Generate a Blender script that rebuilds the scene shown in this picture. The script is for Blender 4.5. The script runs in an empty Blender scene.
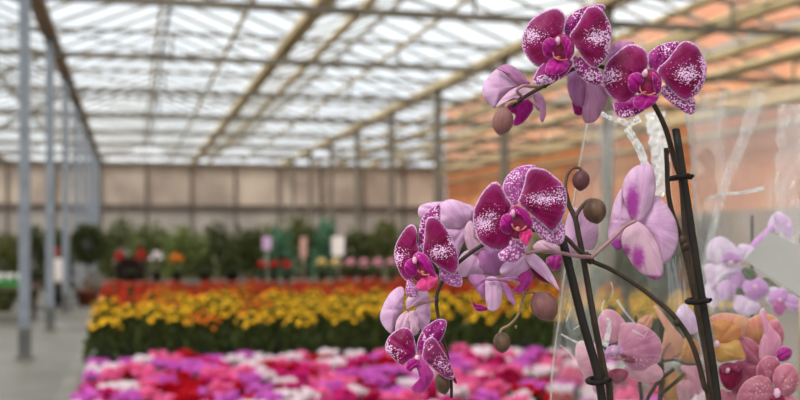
import bpy, bmesh, math, random
from mathutils import Vector, Matrix, noise

random.seed(7)
SC = bpy.context.scene
COL = SC.collection
PI = math.pi

# ------------------------------------------------------------------ camera geometry
FPX = 1111.0                       # 50 mm on a 36 mm wide sensor, 800 px wide
YAW = math.atan(269.0 / FPX)       # the nave runs off to the left of the lens axis
CAMZ = 1.5
CAM = Vector((0, 0, CAMZ))
FW = Vector((math.sin(YAW), math.cos(YAW), 0))
RT = Vector((math.cos(YAW), -math.sin(YAW), 0))
UP = Vector((0, 0, 1))


def P(px, py, d):
    """the point of the place seen at a photo position, d metres along the lens axis"""
    return CAM + (RT * ((px - 400) / FPX) + UP * ((240 - py) / FPX) + FW) * d


def lin(c):
    return tuple(((x / 255) / 12.92 if x / 255 <= 0.04045 else ((x / 255 + 0.055) / 1.055) ** 2.4) for x in c)


# ------------------------------------------------------------------ object helpers
def tag(o, label=None, cat=None, group=None, kind=None):
    if label: o['label'] = label
    if cat: o['category'] = cat
    if group: o['group'] = group
    if kind: o['kind'] = kind
    return o


def empty(name, loc):
    o = bpy.data.objects.new(name, None)
    o.empty_display_size = 0.05
    COL.objects.link(o)
    o.location = loc
    return o


def origin(o):
    v = Vector((0, 0, 0))
    while o is not None:
        v += Vector(o.location)
        o = o.parent
    return v


def mesh_obj(name, verts, faces, mats, parent=None, smooth=True, mi=None, world=True):
    """verts are world positions when world=True, else local to the new object"""
    off = origin(parent) if (parent is not None and world) else Vector((0, 0, 0))
    me = bpy.data.meshes.new(name)
    me.from_pydata([tuple(Vector(v) - off) for v in verts], [], faces)
    if not isinstance(mats, (list, tuple)): mats = [mats]
    for m in mats: me.materials.append(m)
    if mi: me.polygons.foreach_set('material_index', mi)
    me.polygons.foreach_set('use_smooth', [smooth] * len(me.polygons))
    me.update()
    o = bpy.data.objects.new(name, me)
    COL.objects.link(o)
    if parent is not None: o.parent = parent
    return o


class MB:
    """collects boxes, bars, tubes and lathes into one mesh"""
    def __init__(self):
        self.v, self.f, self.m = [], [], []

    def add(self, vs, fs, m=0):
        b = len(self.v)
        self.v += [Vector(x) for x in vs]
        self.f += [tuple(b + i for i in f) for f in fs]
        self.m += [m] * len(fs)

    def box(self, c, s, m=0):
        x, y, z = (k / 2 for k in s)
        vs = [Vector(c) + Vector((i * x, j * y, k * z)) for i in (-1, 1) for j in (-1, 1) for k in (-1, 1)]
        self.add(vs, [(0, 1, 3, 2), (4, 6, 7, 5), (0, 4, 5, 1), (2, 3, 7, 6), (0, 2, 6, 4), (1, 5, 7, 3)], m)

    def bar(self, a, b, w, h=None, m=0):
        h = h or w
        a, b = Vector(a), Vector(b)
        d = (b - a).normalized()
        s = d.cross(UP)
        if s.length < 1e-3: s = Vector((1, 0, 0))
        s.normalize()
        t = s.cross(d).normalized()
        vs = [p + s * (i * w / 2) + t * (j * h / 2) for p in (a, b) for i, j in ((-1, -1), (1, -1), (1, 1), (-1, 1))]
        self.add(vs, [(0, 1, 2, 3), (7, 6, 5, 4), (0, 4, 5, 1), (1, 5, 6, 2), (2, 6, 7, 3), (3, 7, 4, 0)], m)

    def tube(self, pts, rad, n=10, m=0, caps=True):
        pts = [Vector(p) for p in pts]
        k = len(pts)
        if not isinstance(rad, (list, tuple)): rad = [rad] * k
        vs, fs = [], []
        ref = None
        for i, p in enumerate(pts):
            d = (pts[min(i + 1, k - 1)] - pts[max(i - 1, 0)]).normalized()
            if ref is None:
                ref = d.cross(FW)
                if ref.length < 1e-3: ref = d.cross(UP)
            ref = (ref - d * ref.dot(d)).normalized()
            t = d.cross(ref)
            for j in range(n):
                a = 2 * PI * j / n
                vs.append(p + (ref * math.cos(a) + t * math.sin(a)) * rad[i])
        for i in range(k - 1):
            for j in range(n):
                fs.append((i * n + j, i * n + (j + 1) % n, (i + 1) * n + (j + 1) % n, (i + 1) * n + j))
        if caps:
            fs.append(tuple(reversed(range(n))))
            fs.append(tuple((k - 1) * n + j for j in range(n)))
        self.add(vs, fs, m)

    def lathe(self, c, prof, n=20, m=0):
        c = Vector(c)
        vs, fs = [], []
        for r, z in prof:
            for j in range(n):
                a = 2 * PI * j / n
                vs.append(c + Vector((r * math.cos(a), r * math.sin(a), z)))
        for i in range(len(prof) - 1):
            for j in range(n):
                fs.append((i * n + j, i * n + (j + 1) % n, (i + 1) * n + (j + 1) % n, (i + 1) * n + j))
        fs.append(tuple(reversed(range(n))))
        fs.append(tuple((len(prof) - 1) * n + j for j in range(n)))
        self.add(vs, fs, m)

    def ball(self, c, ax, n=10, k=7, m=0, frame=None):
        c = Vector(c)
        X, Y, Z = frame or (Vector((1, 0, 0)), Vector((0, 1, 0)), UP)
        vs = [c - Z * ax[2]]
        fs = []
        for i in range(1, k):
            th = -PI / 2 + PI * i / k
            for j in range(n):
                a = 2 * PI * j / n
                vs.append(c + X * (ax[0] * math.cos(th) * math.cos(a)) + Y * (ax[1] * math.cos(th) * math.sin(a)) + Z * (ax[2] * math.sin(th)))
        vs.append(c + Z * ax[2])
        for j in range(n): fs.append((0, 1 + (j + 1) % n, 1 + j))
        for i in range(k - 2):
            for j in range(n):
                a = 1 + i * n
                fs.append((a + j, a + (j + 1) % n, a + n + (j + 1) % n, a + n + j))
        top = len(vs) - 1
        a = 1 + (k - 2) * n
        for j in range(n): fs.append((a + j, a + (j + 1) % n, top))
        self.add(vs, fs, m)

    def build(self, name, mats, parent=None, smooth=False, world=True):
        return mesh_obj(name, self.v, self.f, mats, parent, smooth, self.m, world)


# ------------------------------------------------------------------ material helpers
def new_mat(name):
    m = bpy.data.materials.new(name)
    m.use_nodes = True
    nt = m.node_tree
    for n in list(nt.nodes): nt.nodes.remove(n)
    out = nt.nodes.new('ShaderNodeOutputMaterial')
    return m, nt, out


def N(nt, typ, **kw):
    n = nt.nodes.new(typ)
    for k, v in kw.items():
        if k.startswith('i_'):
            key = k[2:]
            key = int(key) if key.isdigit() else key.replace('_', ' ')
            n.inputs[key].default_value = v
        else:
            setattr(n, k, v)
    return n


def L(nt, a, b): nt.links.new(a, b)


def rgba(c): return (c[0], c[1], c[2], 1.0)


def simple(name, c1, c2=None, scale=8.0, rough=0.6, spec=0.3, metal=0.0, bump=0.0, trans=0.0, detail=4.0, coord='Object', stretch=None, glow=None):
    """procedural two-tone material with noise; trans adds translucency; colours are 0-255 sRGB"""
    m, nt, out = new_mat(name)
    c2 = c2 or tuple(x * 0.82 for x in c1)
    tc = N(nt, 'ShaderNodeTexCoord')
    src = tc.outputs[coord]
    if stretch:
        mp = N(nt, 'ShaderNodeMapping')
        mp.inputs['Scale'].default_value = stretch
        L(nt, src, mp.inputs['Vector']); src = mp.outputs[0]
    nz = N(nt, 'ShaderNodeTexNoise', i_Scale=scale, i_Detail=detail)
    L(nt, src, nz.inputs['Vector'])
    rp = N(nt, 'ShaderNodeValToRGB')
    rp.color_ramp.elements[0].position = 0.35; rp.color_ramp.elements[0].color = rgba(lin(c2))
    rp.color_ramp.elements[1].position = 0.65; rp.color_ramp.elements[1].color = rgba(lin(c1))
    L(nt, nz.outputs['Fac'], rp.inputs['Fac'])
    b = N(nt, 'ShaderNodeBsdfPrincipled', i_Roughness=rough, i_Metallic=metal)
    b.inputs['Specular IOR Level'].default_value = spec
    L(nt, rp.outputs[0], b.inputs['Base Color'])
    if bump:
        bp = N(nt, 'ShaderNodeBump', i_Strength=bump, i_Distance=0.01)
        L(nt, nz.outputs['Fac'], bp.inputs['Height']); L(nt, bp.outputs[0], b.inputs['Normal'])
    last = b.outputs[0]
    if trans:
        t = N(nt, 'ShaderNodeBsdfTranslucent')
        L(nt, rp.outputs[0], t.inputs['Color'])
        mx = N(nt, 'ShaderNodeMixShader', i_Fac=trans)
        L(nt, last, mx.inputs[1]); L(nt, t.outputs[0], mx.inputs[2]); last = mx.outputs[0]
    L(nt, last, out.inputs['Surface'])
    return m


def math_node(nt, op, a, b=None, c=None, clamp=False):
    n = N(nt, 'ShaderNodeMath', operation=op, use_clamp=clamp)
    for i, x in enumerate((a, b, c)):
        if x is None: continue
        if isinstance(x, (int, float)): n.inputs[i].default_value = x
        else: L(nt, x, n.inputs[i])
    return n.outputs[0]


def mixc(nt, fac, a, b):
    n = N(nt, 'ShaderNodeMix', data_type='RGBA')
    for sock, x in ((n.inputs[0], fac), (n.inputs[6], a), (n.inputs[7], b)):
        if isinstance(x, (int, float)): sock.default_value = x
        elif isinstance(x, tuple): sock.default_value = rgba(x)
        else: L(nt, x, sock)
    return n.outputs[2]


def smooth_step(nt, x, lo, hi):
    n = N(nt, 'ShaderNodeMapRange', interpolation_type='SMOOTHSTEP')
    L(nt, x, n.inputs['Value'])
    n.inputs['From Min'].default_value = lo
    n.inputs['From Max'].default_value = hi
    return n.outputs[0]


def petal_mat(name, deep, mid, pale, edge, vein=0.25, rough=0.42, trans=0.22, speck_scale=0.62, edge0=0.93, flush=0.2):
    """orchid petal: attribute pig = (edge radius, speckle amount, tone, blotch); attribute flat = position on the petal in mm;
    attribute fan = (angle about the petal's base, distance from it)"""
    m, nt, out = new_mat(name)
    at = N(nt, 'ShaderNodeAttribute', attribute_name='pig')
    sp = N(nt, 'ShaderNodeSeparateColor')
    L(nt, at.outputs['Color'], sp.inputs[0])
    fl = N(nt, 'ShaderNodeAttribute', attribute_name='flat')
    fan = N(nt, 'ShaderNodeAttribute', attribute_name='fan')
    # broad tone
    nz = N(nt, 'ShaderNodeTexNoise', i_Scale=0.07, i_Detail=3.0)
    L(nt, fl.outputs['Vector'], nz.inputs['Vector'])
    base = mixc(nt, smooth_step(nt, nz.outputs['Fac'], 0.35, 0.68), deep, mid)
    # veins fan out from the base
    vz = N(nt, 'ShaderNodeTexNoise', i_Scale=1.0, i_Detail=2.0)
    mp = N(nt, 'ShaderNodeMapping'); mp.inputs['Scale'].default_value = (9.0, 0.03, 1.0)
    L(nt, fan.outputs['Vector'], mp.inputs['Vector']); L(nt, mp.outputs[0], vz.inputs['Vector'])
    vmask = smooth_step(nt, vz.outputs['Fac'], 0.42, 0.72)
    base = mixc(nt, math_node(nt, 'MULTIPLY', vmask, vein), base, pale)
    # tone: lifts the whole petal towards pale
    base = mixc(nt, sp.outputs[2], base, pale)
    # speckles, streaked outward
    sz = N(nt, 'ShaderNodeTexNoise', i_Scale=speck_scale, i_Detail=1.5, i_Roughness=0.6)
    L(nt, fl.outputs['Vector'], sz.inputs['Vector'])
    big = N(nt, 'ShaderNodeTexNoise', i_Scale=0.16, i_Detail=2.0)
    L(nt, fl.outputs['Vector'], big.inputs['Vector'])
    s = math_node(nt, 'MULTIPLY_ADD', sp.outputs[1], 0.46, sz.outputs['Fac'])
    s = math_node(nt, 'MULTIPLY_ADD', math_node(nt, 'SUBTRACT', big.outputs['Fac'], 0.5), 0.22, s)
    smask = smooth_step(nt, s, 0.76, 0.86)
    col = mixc(nt, smask, base, edge)
    # violet flush toward the margin
    col = mixc(nt, math_node(nt, 'MULTIPLY', smooth_step(nt, sp.outputs[0], 0.72, 1.0), flush), col, pale)
    # pale frilled margin
    ez = math_node(nt, 'MULTIPLY_ADD', math_node(nt, 'SUBTRACT', sz.outputs['Fac'], 0.5), 0.14, sp.outputs[0])
    col = mixc(nt, math_node(nt, 'MULTIPLY', smooth_step(nt, ez, edge0, edge0 + 0.05), 0.8), col, edge)
    b = N(nt, 'ShaderNodeBsdfPrincipled', i_Roughness=rough)
    b.inputs['Specular IOR Level'].default_value = 0.16
    L(nt, col, b.inputs['Base Color'])
    bp = N(nt, 'ShaderNodeBump', i_Strength=0.18, i_Distance=0.001)
    L(nt, vz.outputs['Fac'], bp.inputs['Height']); L(nt, bp.outputs[0], b.inputs['Normal'])
    t = N(nt, 'ShaderNodeBsdfTranslucent'); L(nt, col, t.inputs['Color'])
    mx = N(nt, 'ShaderNodeMixShader', i_Fac=trans)
    L(nt, b.outputs[0], mx.inputs[1]); L(nt, t.outputs[0], mx.inputs[2])
    L(nt, mx.outputs[0], out.inputs['Surface'])
    return m


def back_mat(name, base_c, warm_c, blotch_c, trans=0.3):
    """reverse side of a petal: soft lilac, fine veins, magenta showing through where pig.G says"""
    m, nt, out = new_mat(name)
    at = N(nt, 'ShaderNodeAttribute', attribute_name='pig')
    sp = N(nt, 'ShaderNodeSeparateColor'); L(nt, at.outputs['Color'], sp.inputs[0])
    fl = N(nt, 'ShaderNodeAttribute', attribute_name='flat')
    fan = N(nt, 'ShaderNodeAttribute', attribute_name='fan')
    nz = N(nt, 'ShaderNodeTexNoise', i_Scale=0.09, i_Detail=3.0)
    L(nt, fl.outputs['Vector'], nz.inputs['Vector'])
    c = mixc(nt, smooth_step(nt, nz.outputs['Fac'], 0.3, 0.7), base_c, tuple(min(1, x * 1.12) for x in base_c))
    c = mixc(nt, math_node(nt, 'MULTIPLY', smooth_step(nt, math_node(nt, 'SUBTRACT', 1.0, sp.outputs[0]), 0.0, 0.75), 0.36), c, tuple(x * k for x, k in zip(base_c, (0.74, 0.46, 0.74))))
    c = mixc(nt, sp.outputs[2], c, warm_c)
    vz = N(nt, 'ShaderNodeTexNoise', i_Scale=1.0, i_Detail=2.0)
    mp = N(nt, 'ShaderNodeMapping'); mp.inputs['Scale'].default_value = (10.0, 0.04, 1.0)
    L(nt, fan.outputs['Vector'], mp.inputs['Vector']); L(nt, mp.outputs[0], vz.inputs['Vector'])
    c = mixc(nt, math_node(nt, 'MULTIPLY', smooth_step(nt, vz.outputs['Fac'], 0.45, 0.7), 0.45), c, tuple(x * k for x, k in zip(base_c, (0.72, 0.5, 0.7))))
    sz = N(nt, 'ShaderNodeTexNoise', i_Scale=0.3, i_Detail=2.0)
    L(nt, fl.outputs['Vector'], sz.inputs['Vector'])
    g = math_node(nt, 'MULTIPLY_ADD', math_node(nt, 'SUBTRACT', sz.outputs['Fac'], 0.5), 0.5, sp.outputs[1])
    c = mixc(nt, math_node(nt, 'MULTIPLY', smooth_step(nt, g, 0.25, 0.95), 0.9), c, blotch_c)
    b = N(nt, 'ShaderNodeBsdfPrincipled', i_Roughness=0.5)
    b.inputs['Specular IOR Level'].default_value = 0.25
    L(nt, c, b.inputs['Base Color'])
    bp = N(nt, 'ShaderNodeBump', i_Strength=0.22, i_Distance=0.001)
    L(nt, vz.outputs['Fac'], bp.inputs['Height']); L(nt, bp.outputs[0], b.inputs['Normal'])
    t = N(nt, 'ShaderNodeBsdfTranslucent'); L(nt, c, t.inputs['Color'])
    mx = N(nt, 'ShaderNodeMixShader', i_Fac=trans)
    L(nt, b.outputs[0], mx.inputs[1]); L(nt, t.outputs[0], mx.inputs[2])
    L(nt, mx.outputs[0], out.inputs['Surface'])
    return m


def film_mat(name, haze, gloss_rough, fres, bump, streak=0.25, scale=18.0, cap=0.12):
    """clear cellophane: mostly see-through, reflecting at grazing angles, a little milky where it is creased"""
    m, nt, out = new_mat(name)
    tc = N(nt, 'ShaderNodeTexCoord')
    nz = N(nt, 'ShaderNodeTexNoise', i_Scale=scale, i_Detail=3.0, i_Distortion=1.2)
    mp = N(nt, 'ShaderNodeMapping'); mp.inputs['Scale'].default_value = (1.0, 1.0, 0.35)
    L(nt, tc.outputs['Object'], mp.inputs['Vector']); L(nt, mp.outputs[0], nz.inputs['Vector'])
    bp = N(nt, 'ShaderNodeBump', i_Strength=bump, i_Distance=0.01)
    L(nt, nz.outputs['Fac'], bp.inputs['Height'])
    tr = N(nt, 'ShaderNodeBsdfTransparent'); tr.inputs[0].default_value = (0.97, 0.97, 0.97, 1)
    gl = N(nt, 'ShaderNodeBsdfGlossy', i_Roughness=gloss_rough); gl.inputs['Color'].default_value = (1, 1, 1, 1)
    L(nt, bp.outputs[0], gl.inputs['Normal'])
    df = N(nt, 'ShaderNodeBsdfTranslucent'); df.inputs[0].default_value = (0.9, 0.9, 0.9, 1)
    dd = N(nt, 'ShaderNodeBsdfDiffuse'); dd.inputs[0].default_value = (0.9, 0.9, 0.9, 1)
    milky = N(nt, 'ShaderNodeMixShader', i_Fac=0.5)
    L(nt, df.outputs[0], milky.inputs[1]); L(nt, dd.outputs[0], milky.inputs[2])
    fr = N(nt, 'ShaderNodeFresnel', i_IOR=1.45); L(nt, bp.outputs[0], fr.inputs['Normal'])
    m1 = N(nt, 'ShaderNodeMixShader')
    L(nt, math_node(nt, 'MINIMUM', math_node(nt, 'MULTIPLY', fr.outputs[0], fres, clamp=True), cap), m1.inputs[0])
    L(nt, tr.outputs[0], m1.inputs[1]); L(nt, gl.outputs[0], m1.inputs[2])
    m2 = N(nt, 'ShaderNodeMixShader')
    h = math_node(nt, 'MULTIPLY_ADD', smooth_step(nt, nz.outputs['Fac'], 0.55, 0.72), streak, haze, clamp=True)
    L(nt, h, m2.inputs[0]); L(nt, m1.outputs[0], m2.inputs[1]); L(nt, milky.outputs[0], m2.inputs[2])
    L(nt, m2.outputs[0], out.inputs['Surface'])
    return m


def glass_mat(name, haze=0.1, tint=(0.93, 0.96, 0.97)):
    """horticultural glass: see-through, slightly dirty"""
    m, nt, out = new_mat(name)
    tc = N(nt, 'ShaderNodeTexCoord')
    nz = N(nt, 'ShaderNodeTexNoise', i_Scale=1.3, i_Detail=4.0)
    L(nt, tc.outputs['Object'], nz.inputs['Vector'])
    tr = N(nt, 'ShaderNodeBsdfTransparent'); tr.inputs[0].default_value = rgba(tint)
    tl = N(nt, 'ShaderNodeBsdfTranslucent'); tl.inputs[0].default_value = (0.9, 0.92, 0.92, 1)
    mx = N(nt, 'ShaderNodeMixShader')
    L(nt, math_node(nt, 'MULTIPLY', nz.outputs['Fac'], haze * 2), mx.inputs[0])
    L(nt, tr.outputs[0], mx.inputs[1]); L(nt, tl.outputs[0], mx.inputs[2])
    L(nt, mx.outputs[0], out.inputs['Surface'])
    return m


def brick_mat(name):
    m, nt, out = new_mat(name)
    tc = N(nt, 'ShaderNodeTexCoord')
    mp = N(nt, 'ShaderNodeMapping'); mp.inputs['Rotation'].default_value = (PI / 2, 0, PI / 2)
    sx = N(nt, 'ShaderNodeSeparateXYZ'); L(nt, tc.outputs['Object'], sx.inputs[0])
    cb = N(nt, 'ShaderNodeCombineXYZ'); L(nt, sx.outputs[1], cb.inputs[0]); L(nt, sx.outputs[2], cb.inputs[1])
    br = N(nt, 'ShaderNodeTexBrick', i_Scale=1.0)
    br.inputs['Brick Width'].default_value = 0.25; br.inputs['Row Height'].default_value = 0.075; br.inputs['Mortar Size'].default_value = 0.008
    br.inputs['Color1'].default_value = rgba(lin((222, 126, 70))); br.inputs['Color2'].default_value = rgba(lin((206, 114, 64)))
    br.inputs['Mortar'].default_value = rgba(lin((222, 178, 140)))
    L(nt, cb.outputs[0], br.inputs['Vector'])
    nz = N(nt, 'ShaderNodeTexNoise', i_Scale=0.5, i_Detail=3.0); L(nt, tc.outputs['Object'], nz.inputs['Vector'])
    c = mixc(nt, math_node(nt, 'MULTIPLY', smooth_step(nt, nz.outputs['Fac'], 0.45, 0.65), 0.55), br.outputs[0], lin((236, 176, 120)))
    b = N(nt, 'ShaderNodeBsdfPrincipled', i_Roughness=0.85)
    L(nt, c, b.inputs['Base Color']); L(nt, b.outputs[0], out.inputs['Surface'])
    return m


M = {}
# ---- setting
M['concrete'] = simple('concrete_floor', (124, 119, 108), (104, 99, 89), scale=0.9, rough=0.45, spec=0.4, detail=6)
M['concrete_strip'] = simple('concrete_strip', (138, 132, 121), (122, 116, 106), scale=1.5, rough=0.5)
M['steel'] = simple('galvanised_steel', (138, 144, 154), (120, 126, 136), scale=6, rough=0.45, metal=0.1, spec=0.5)
M['foot'] = simple('dark_paint', (104, 102, 100), (90, 88, 86), scale=5, rough=0.6)
M['gutter_brown'] = simple('weathered_gutter', (150, 122, 92), (124, 100, 76), scale=2.0, rough=0.6, stretch=(1, 0.15, 1))
M['rail_tan'] = simple('weathered_rail', (214, 192, 150), (184, 162, 122), scale=1.5, rough=0.6, stretch=(1, 0.2, 1))
M['girder'] = simple('girder_steel', (128, 119, 106), (106, 97, 86), scale=3.0, rough=0.55, metal=0.2)
M['bar_white'] = simple('glazing_bar', (172, 166, 154), (148, 142, 132), scale=4, rough=0.5)
M['roof_glass'] = glass_mat('roof_glass', 0.10)
M['side_glass'] = glass_mat('side_glass', 0.35, (0.86, 0.87, 0.85))
M['brick'] = brick_mat('orange_brick')
M['panel_grey'] = simple('grey_cladding', (176, 166, 158), (156, 146, 140), scale=0.5, rough=0.7, stretch=(2.0, 1, 0.4))
M['panel_low'] = simple('brown_cladding', (164, 140, 118), (130, 110, 92), scale=0.4, rough=0.7, stretch=(1, 1.5, .4))
M['panel_cream'] = simple('milky_glazing', (230, 214, 200), (190, 172, 160), scale=0.45, rough=0.6, trans=0.45)
M['mullion'] = simple('mullion_brown', (104, 92, 82), (84, 74, 66), scale=3, rough=0.6)
M['ground'] = simple('outdoor_grass', (86, 104, 62), (66, 82, 48), scale=0.6, rough=0.9)
# ---- benches, pots
M['bench'] = simple('bench_aluminium', (176, 176, 172), (150, 150, 146), scale=3, rough=0.5, metal=0.2)
M['bench_dark'] = simple('bench_timber', (92, 72, 56), (70, 54, 42), scale=4, rough=0.7)
M['pot'] = simple('terracotta_plastic', (150, 84, 60), (134, 72, 52), scale=10, rough=0.6)
M['pot_black'] = simple('black_pot', (44, 42, 42), (34, 32, 32), scale=10, rough=0.5)
M['pot_clear'] = simple('white_pot', (224, 222, 218), (206, 204, 200), scale=10, rough=0.4)
M['bark'] = simple('bark_mix', (86, 62, 42), (54, 38, 26), scale=60, rough=0.9, bump=0.6)
M['green_tray'] = simple('green_plastic', (40, 150, 50), (32, 128, 42), scale=6, rough=0.4)
M['white_card'] = simple('white_card', (240, 228, 222), (228, 214, 208), scale=5, rough=0.6)
M['pink_card'] = simple('pink_card', (206, 158, 146), (190, 142, 132), scale=5, rough=0.6)
M['purple_card'] = simple('violet_card', (206, 172, 206), (190, 150, 190), scale=9, rough=0.6)
M['red_card'] = simple('red_card', (150, 60, 56), (134, 52, 48), scale=5, rough=0.6)
M['stick'] = simple('sign_stick', (176, 158, 140), (150, 134, 118), scale=8, rough=0.6)
M['grey_card'] = simple('grey_tag', (172, 170, 166), (164, 162, 158), scale=14, rough=0.6, spec=0.2)
# ---- foliage and bed flowers
def leafm(n, a, b): return simple(n, a, b, scale=22, rough=0.5, spec=0.25, trans=0.2)
M['leaf_dark'] = leafm('leaf_dark', (84, 90, 48), (56, 62, 34))
M['leaf_mid'] = leafm('leaf_mid', (112, 118, 66), (84, 92, 50))
M['leaf_olive'] = leafm('leaf_olive', (120, 122, 70), (88, 92, 50))
M['leaf_light'] = leafm('leaf_light', (128, 136, 78), (98, 110, 58))
M['leaf_teal'] = leafm('leaf_teal', (104, 142, 112), (80, 116, 90))
M['leaf_purple'] = leafm('leaf_purple', (62, 34, 38), (44, 24, 28))
M['leaf_mum'] = leafm('leaf_mum', (88, 98, 46), (56, 66, 30))
M['leaf_cyc'] = leafm('leaf_cyclamen', (62, 78, 46), (36, 52, 28))
M['trunk'] = simple('trunk', (150, 122, 96), (118, 94, 72), scale=14, rough=0.8)
M['green_stem'] = simple('green_stem', (96, 112, 60), (76, 92, 46), scale=20, rough=0.5)
M['cyc_stem'] = simple('cyclamen_stem', (150, 92, 88), (126, 72, 70), scale=20, rough=0.5)
def bloom(n, a, b): return simple(n, a, b, scale=30, rough=0.55, spec=0.2, trans=0.35)
CYC = {'pink': bloom('cyclamen_pink', (252, 140, 190), (242, 112, 172)),
       'magenta': bloom('cyclamen_magenta', (230, 56, 148), (212, 36, 128)),
       'lilac': bloom('cyclamen_lilac', (236, 132, 222), (220, 104, 208)),
       'white': bloom('cyclamen_white', (252, 240, 244), (244, 226, 234)),
       'red': bloom('cyclamen_red', (214, 22, 46), (190, 12, 38)),
       'crimson': bloom('cyclamen_crimson', (190, 20, 84), (166, 10, 66))}
MUM = {'yellow': bloom('mum_yellow', (255, 204, 44), (246, 182, 24)),
       'orange': bloom('mum_orange', (246, 140, 30), (236, 118, 22)),
       'red': bloom('mum_red', (222, 44, 24), (200, 28, 18))}
M['red_bloom'] = bloom('red_bloom', (206, 40, 44), (180, 24, 34))
M['pale_pink_bloom'] = bloom('pale_pink_bloom', (236, 176, 186), (222, 150, 166))
M['cream_bloom'] = bloom('cream_bloom', (238, 214, 150), (226, 190, 120))
# ---- orchids
M['spot'] = petal_mat('petal_spotted', lin((114, 2, 60)), lin((136, 6, 84)), lin((214, 130, 206)), lin((240, 200, 240)), vein=0.05)
M['sepal'] = petal_mat('sepal_spotted', lin((130, 10, 98)), lin((158, 26, 124)), lin((214, 130, 206)), lin((240, 206, 240)), vein=0.1, speck_scale=0.5)
M['lip'] = petal_mat('lip_magenta', lin((142, 8, 106)), lin((176, 22, 136)), lin((226, 120, 200)), lin((238, 170, 226)), vein=0.12, rough=0.35, trans=0.15, edge0=0.96)
M['lip_pink'] = petal_mat('lip_rose', lin((214, 40, 120)), lin((226, 66, 138)), lin((240, 150, 200)), lin((240, 170, 216)), vein=0.1, rough=0.35, edge0=0.97)
M['lip_dark'] = petal_mat('lip_wine', lin((120, 22, 58)), lin((146, 34, 72)), lin((190, 90, 130)), lin((214, 140, 170)), vein=0.1, rough=0.35, edge0=0.98)
M['back'] = back_mat('petal_reverse', lin((236, 196, 231)), lin((220, 184, 192)), lin((170, 36, 158)))
M['back_deep'] = back_mat('petal_reverse_mauve', lin((198, 134, 190)), lin((204, 156, 174)), lin((150, 24, 120)))
M['pale_pink'] = petal_mat('petal_pale_pink', lin((198, 112, 156)), lin((214, 140, 172)), lin((240, 196, 202)), lin((246, 214, 220)), vein=0.35, speck_scale=0.4, edge0=0.95)
M['peach'] = petal_mat('petal_peach', lin((206, 156, 100)), lin((206, 128, 112)), lin((232, 176, 160)), lin((246, 210, 180)), vein=0.5, edge0=0.96)
M['yellow'] = petal_mat('petal_yellow', lin((200, 158, 88)), lin((210, 172, 104)), lin((206, 112, 92)), lin((246, 220, 150)), vein=0.5, edge0=0.97)
M['rose'] = petal_mat('petal_rose', lin((162, 80, 106)), lin((184, 108, 134)), lin((230, 160, 170)), lin((240, 190, 196)), vein=0.3, speck_scale=0.4, edge0=0.95)
M['white_lilac'] = petal_mat('petal_white_lilac', lin((236, 214, 238)), lin((226, 196, 232)), lin((250, 240, 250)), lin((250, 240, 252)), vein=0.2, edge0=0.96)
M['lilac_vein'] = petal_mat('petal_lilac_veined', lin((206, 140, 212)), lin((190, 110, 196)), lin((238, 210, 240)), lin((244, 226, 246)), vein=0.5, edge0=0.96)
M['column'] = simple('column_white', (244, 206, 224), (230, 170, 204), scale=150, rough=0.4, trans=0.2)
M['callus'] = simple('callus_ochre', (206, 140, 116), (150, 40, 60), scale=300, rough=0.4)
M['throat'] = simple('throat_wine', (150, 20, 84), (104, 10, 50), scale=220, rough=0.45)
M['stake'] = simple('stake_black', (36, 30, 25), (24, 20, 17), scale=30, rough=0.45, spec=0.25)
M['clip'] = simple('clip_black', (32, 26, 26), (24, 20, 21), scale=30, rough=0.6, spec=0.1)
M['spike'] = simple('orchid_stalk', (70, 56, 45), (44, 35, 28), scale=40, rough=0.5, spec=0.22)
M['spike_brown'] = simple('orchid_stalk_brown', (104, 80, 70), (78, 58, 52), scale=40, rough=0.45)
M['pedicel'] = simple('pedicel_mauve', (178, 136, 140), (150, 108, 116), scale=60, rough=0.5, trans=0.1)
M['pedicel_tan'] = simple('pedicel_tan', (150, 124, 90), (122, 98, 70), scale=60, rough=0.5)
M['orchid_leaf'] = simple('orchid_leaf', (62, 84, 40), (46, 66, 30), scale=12, rough=0.35, spec=0.4)
def budm(n, a, b): return simple(n, a, b, scale=70, rough=0.5, stretch=(1, 1, 0.16), trans=0.08, bump=0.3)
M['bud_dark'] = budm('bud_dark', (112, 66, 70), (78, 44, 50))
M['bud_olive'] = budm('bud_olive', (120, 94, 72), (80, 58, 47))
M['bud_mauve'] = budm('bud_mauve', (146, 100, 96), (108, 66, 70))
M['seam'] = simple('cellophane_seam', (226, 220, 214), (206, 198, 192), scale=40, rough=0.3, trans=0.3)
M['film'] = film_mat('cellophane', 0.03, 0.08, 0.9, 0.5, streak=0.07, cap=0.13)
M['film_milky'] = film_mat('cellophane_layers', 0.12, 0.12, 0.9, 0.7, streak=0.22, scale=7, cap=0.2)
M['film_band'] = film_mat('cellophane_double', 0.22, 0.2, 1.2, 0.8, streak=0.28, scale=10, cap=0.22)
M['film_fold_glint'] = film_mat('cellophane_fold_glint', 0.6, 0.22, 8.0, 1.0, streak=0.4, scale=45, cap=0.6)  # folded film; strong milky white puts its sky glints into the colour

# ================================================================== THE SETTING
GZ = CAMZ + 3.45                 # gutter height
RZ = GZ + 0.8                    # ridge height
SPAN = 3.95
GX = [-13.15 + SPAN * i for i in range(8)]       # gutters: ... -1.3, 2.65, 6.6, 10.55, 14.5
YN, YF = -5.0, 51.0
XL, XR = GX[0], GX[-1]

b = MB(); b.box(((XL + XR) / 2, (YN + YF) / 2, -0.05), (XR - XL, YF - YN, 0.1))
tag(b.build('floor', M['concrete']), 'grey concrete greenhouse floor beside the flower benches', 'floor', kind='structure')
b = MB(); b.box((-0.62, 12.0, 0.003), (0.16, 26.0, 0.006))
tag(b.build('floor_strip', M['concrete_strip']), 'pale strip along the concrete aisle floor', 'floor', kind='structure')
b = MB(); b.box((0, 30, -0.3), (400, 400, 0.1))
tag(b.build('ground', M['ground']), 'grassy ground outside around the greenhouse', 'ground', kind='structure')

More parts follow.
